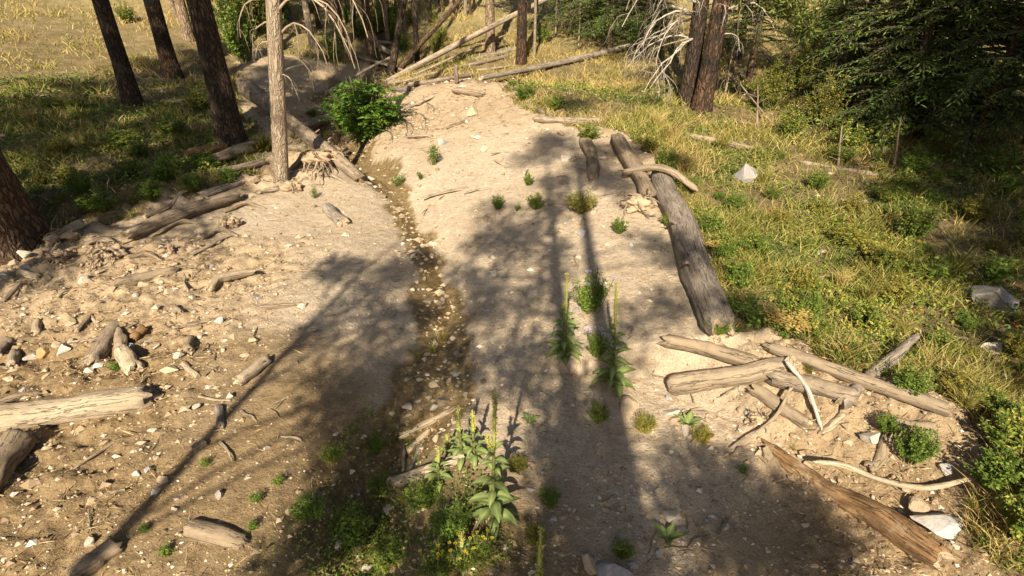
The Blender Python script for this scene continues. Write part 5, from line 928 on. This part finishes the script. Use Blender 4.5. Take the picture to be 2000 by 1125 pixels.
# grass tufts one can tell apart
TG = []
for q in range(4):
    m = MB(); n = 130; a = rng.uniform(0, 6.28, n); d = np.stack([np.cos(a)*.45, np.sin(a)*.45, rng.uniform(.8, 1.6, n)], 1); grassblades(m, rng.normal(size=(n, 3))*[.07, .07, 0], d, rng.uniform(.5, 1.05, n), rng.uniform(.010, .020, n), rng.random(n), .3); TG.append([m.mesh('grass_tuft', MT[c], False) for c in ('straw', 'grass')])
for q, (b, h, c, lab) in enumerate([((1310, 280), 70, 0, 'tall pale grass tuft in the sun above the crossing pole'), ((1285, 250), 50, 0, 'pale grass tuft behind the tallest sunlit tuft'), ((1860, 540), 90, 1, 'tall grass tuft with seed stalks above the large boulder'), ((1600, 450), 60, 1, 'long grass tuft by the dark grey slab'), ((1690, 590), 70, 1, 'yellow grass tuft right of the sunny patch'), ((1640, 560), 50, 0, 'dry grass tuft in the sunny patch'), ((1580, 720), 40, 1, 'grass tuft at the back log of the pile'), ((1660, 700), 46, 1, 'grass tuft between orange flowers and snag piece'), ((1880, 800), 60, 1, 'grass tuft right of the log pile'), ((865, 668), 40, 0, 'yellow grass tuft in the middle of the creek'), ((845, 690), 28, 1, 'green grass tuft at the left creek edge'), ((1760, 650), 50, 1, 'grass tuft in the shade above the snag piece'), ((815, 700), 24, 1, 'small grass tuft beside the creek stones'), ((1550, 880), 16, 1, 'tiny grass tuft by the rotten log'), ((60, 240), 46, 0, 'dry grass tuft at the far left'), ((130, 210), 40, 0, 'dry grass tuft on the left slope'), ((790, 980), 50, 1, 'grass tuft at the end of the creek log'), ((1490, 360), 50, 1, 'grass tuft beside the rounded grey boulder'), ((1900, 1000), 60, 1, 'grass tuft over the long pale slab')]):
    P = gp(*b); H = m_px(h, P); o = obj('grass_tuft', TG[q % 4][c], None, P); o.scale = (H, H, H); tag(o, lab, 'grass')
# ground cover of small leaves
def cdens(x, y): return np.maximum(veg(x, y)*(y < 18)*np.clip(.55+2.2*fbm(x*.7, y*.7, 3, 45), 0, 1), vegbot(x, y)*np.clip(.10+1.2*fbm(x*1.6, y*1.6, 3, 46), .02, .5))
x, y, z, r = sample(300000, 2.6, 22, cdens); n = len(x); m = MB(); hgt = rng.random(n)**1.3*(.03+.42*np.clip(fbm(x*1.3, y*1.3, 3, 47)+.22, 0, 1)**1.3); d = tuft_dir(n, .5)
blades(m, np.stack([x, y, z+hgt], 1), d, (.024+.0036*r)*rng.uniform(.6, 1.3, n), (.014+.0022*r)*rng.uniform(.6, 1.2, n), np.clip(.40+.2*rng.normal(size=n)+.8*fbm(x*1.1, y*1.1, 2, 48), 0, 1), .2)
tag(m.build('ground_cover', MT['l_herb'], None, False), 'low leafy herbs covering the ground beside the creek', 'herbs', kind='stuff')
x, y, z, r = sample(26000, 3, 20, lambda x, y: veg(x, y)*(x > 1.5)*(fbm(x*2.2, y*2.2, 2, 49) > .24)); n = len(x); m = MB(); blades(m, np.stack([x, y, z+rng.random(n)*.13], 1), tuft_dir(n, .4), (.02+.003*r), (.016+.002*r), rng.random(n), .2)
tag(m.build('autumn_leaves', MT['l_autumn'], None, False), 'red and orange small leaves among the herbs on the right', 'leaves', kind='stuff')
# pebbles, bark chips and needles on the dirt
def pdens(x, y): return (1-.75*veg(x, y))*np.clip(.18+.75*np.clip(rough(x, y), 0, 1)+.6*fbm(x*1.3, y*1.3, 2, 50), .05, 1)
x, y, z, r = sample(46000, 2.4, 21, pdens); n = len(x); s = (.004+.0016*r)*rng.gamma(2, .55, n); v0 = np.array([[1, 0, 0], [-1, 0, 0], [0, 1, 0], [0, -1, 0], [0, 0, 1], [0, 0, -1]], float); f0 = np.array([[0, 2, 4], [2, 1, 4], [1, 3, 4], [3, 0, 4], [2, 0, 5], [1, 2, 5], [3, 1, 5], [0, 3, 5]])
a = rng.uniform(0, 6.28, n); vv = v0[None]*(s[:, None, None])*rng.uniform(.5, 1.2, (n, 6, 1)); vv[:, :, 2] *= .55; c, s_ = np.cos(a)[:, None], np.sin(a)[:, None]; X = vv[:, :, 0]*c-vv[:, :, 1]*s_; Y = vv[:, :, 0]*s_+vv[:, :, 1]*c; W = np.stack([X+x[:, None], Y+y[:, None], vv[:, :, 2]+z[:, None]+s[:, None]*.15], -1)
def m_peb():
    k = NT('pebble'); rr = k.attr('rnd').outputs['Fac']; return k.end(k.pbsdf(k.ramp(rr, [(.05, (.20, .14, .085)), (.45, (.36, .27, .17)), (.8, (.43, .34, .225)), (.98, (.60, .53, .42))]), .9, None, .1))
MT['pebble'] = m_peb()
m = MB(); m.add(W.reshape(-1, 3), (np.arange(n)[:, None, None]*6+f0[None]).reshape(-1, 3), np.repeat(rng.random(n), 6)); tag(m.build('pebbles', MT['pebble'], None, False), 'fine gravel and pebbles strewn over the dirt', 'gravel', kind='stuff')
x, y, z, r = sample(110000, 2.4, 17, lambda x, y: (1-.8*veg(x, y))*np.clip(.1+.9*np.clip(rough(x, y), 0, 1)*(.5+1.4*fbm(x*1.2, y*1.2, 2, 52)), .02, 1)); n = len(x); m = MB(); a = rng.uniform(0, 6.28, n); d = np.stack([np.cos(a), np.sin(a), rng.normal(size=n)*.12], 1)
blades(m, np.stack([x, y, z+.008], 1), d, (.03+.006*r)*rng.gamma(2.5, .4, n), (.0022+.0009*r)*rng.uniform(.6, 1.8, n), rng.random(n), .3); tag(m.build('needle_litter', MT['litter'], None, False), 'dry needles bark chips and twig bits littering the dirt', 'litter', kind='stuff')
x, y, z, r = sample(16000, 2.6, 16, lambda x, y: np.exp(-((x-np.interp(y, CY, CX))/.35)**2)); n = len(x); m = MB(); s = (.006+.0024*r)*rng.gamma(2, .6, n); a = rng.uniform(0, 6.28, n)
vv = v0[None]*(s[:, None, None])*rng.uniform(.5, 1.2, (n, 6, 1)); vv[:, :, 2] *= .5; W = np.stack([vv[:, :, 0]+x[:, None], vv[:, :, 1]+y[:, None], vv[:, :, 2]+z[:, None]+s[:, None]*.1], -1)
m.add(W.reshape(-1, 3), (np.arange(n)[:, None, None]*6+f0[None]).reshape(-1, 3), np.repeat(rng.random(n), 6)); tag(m.build('creek_gravel', MT['pebble'], None, False), 'wet gravel lining the creek bed', 'gravel', kind='stuff')
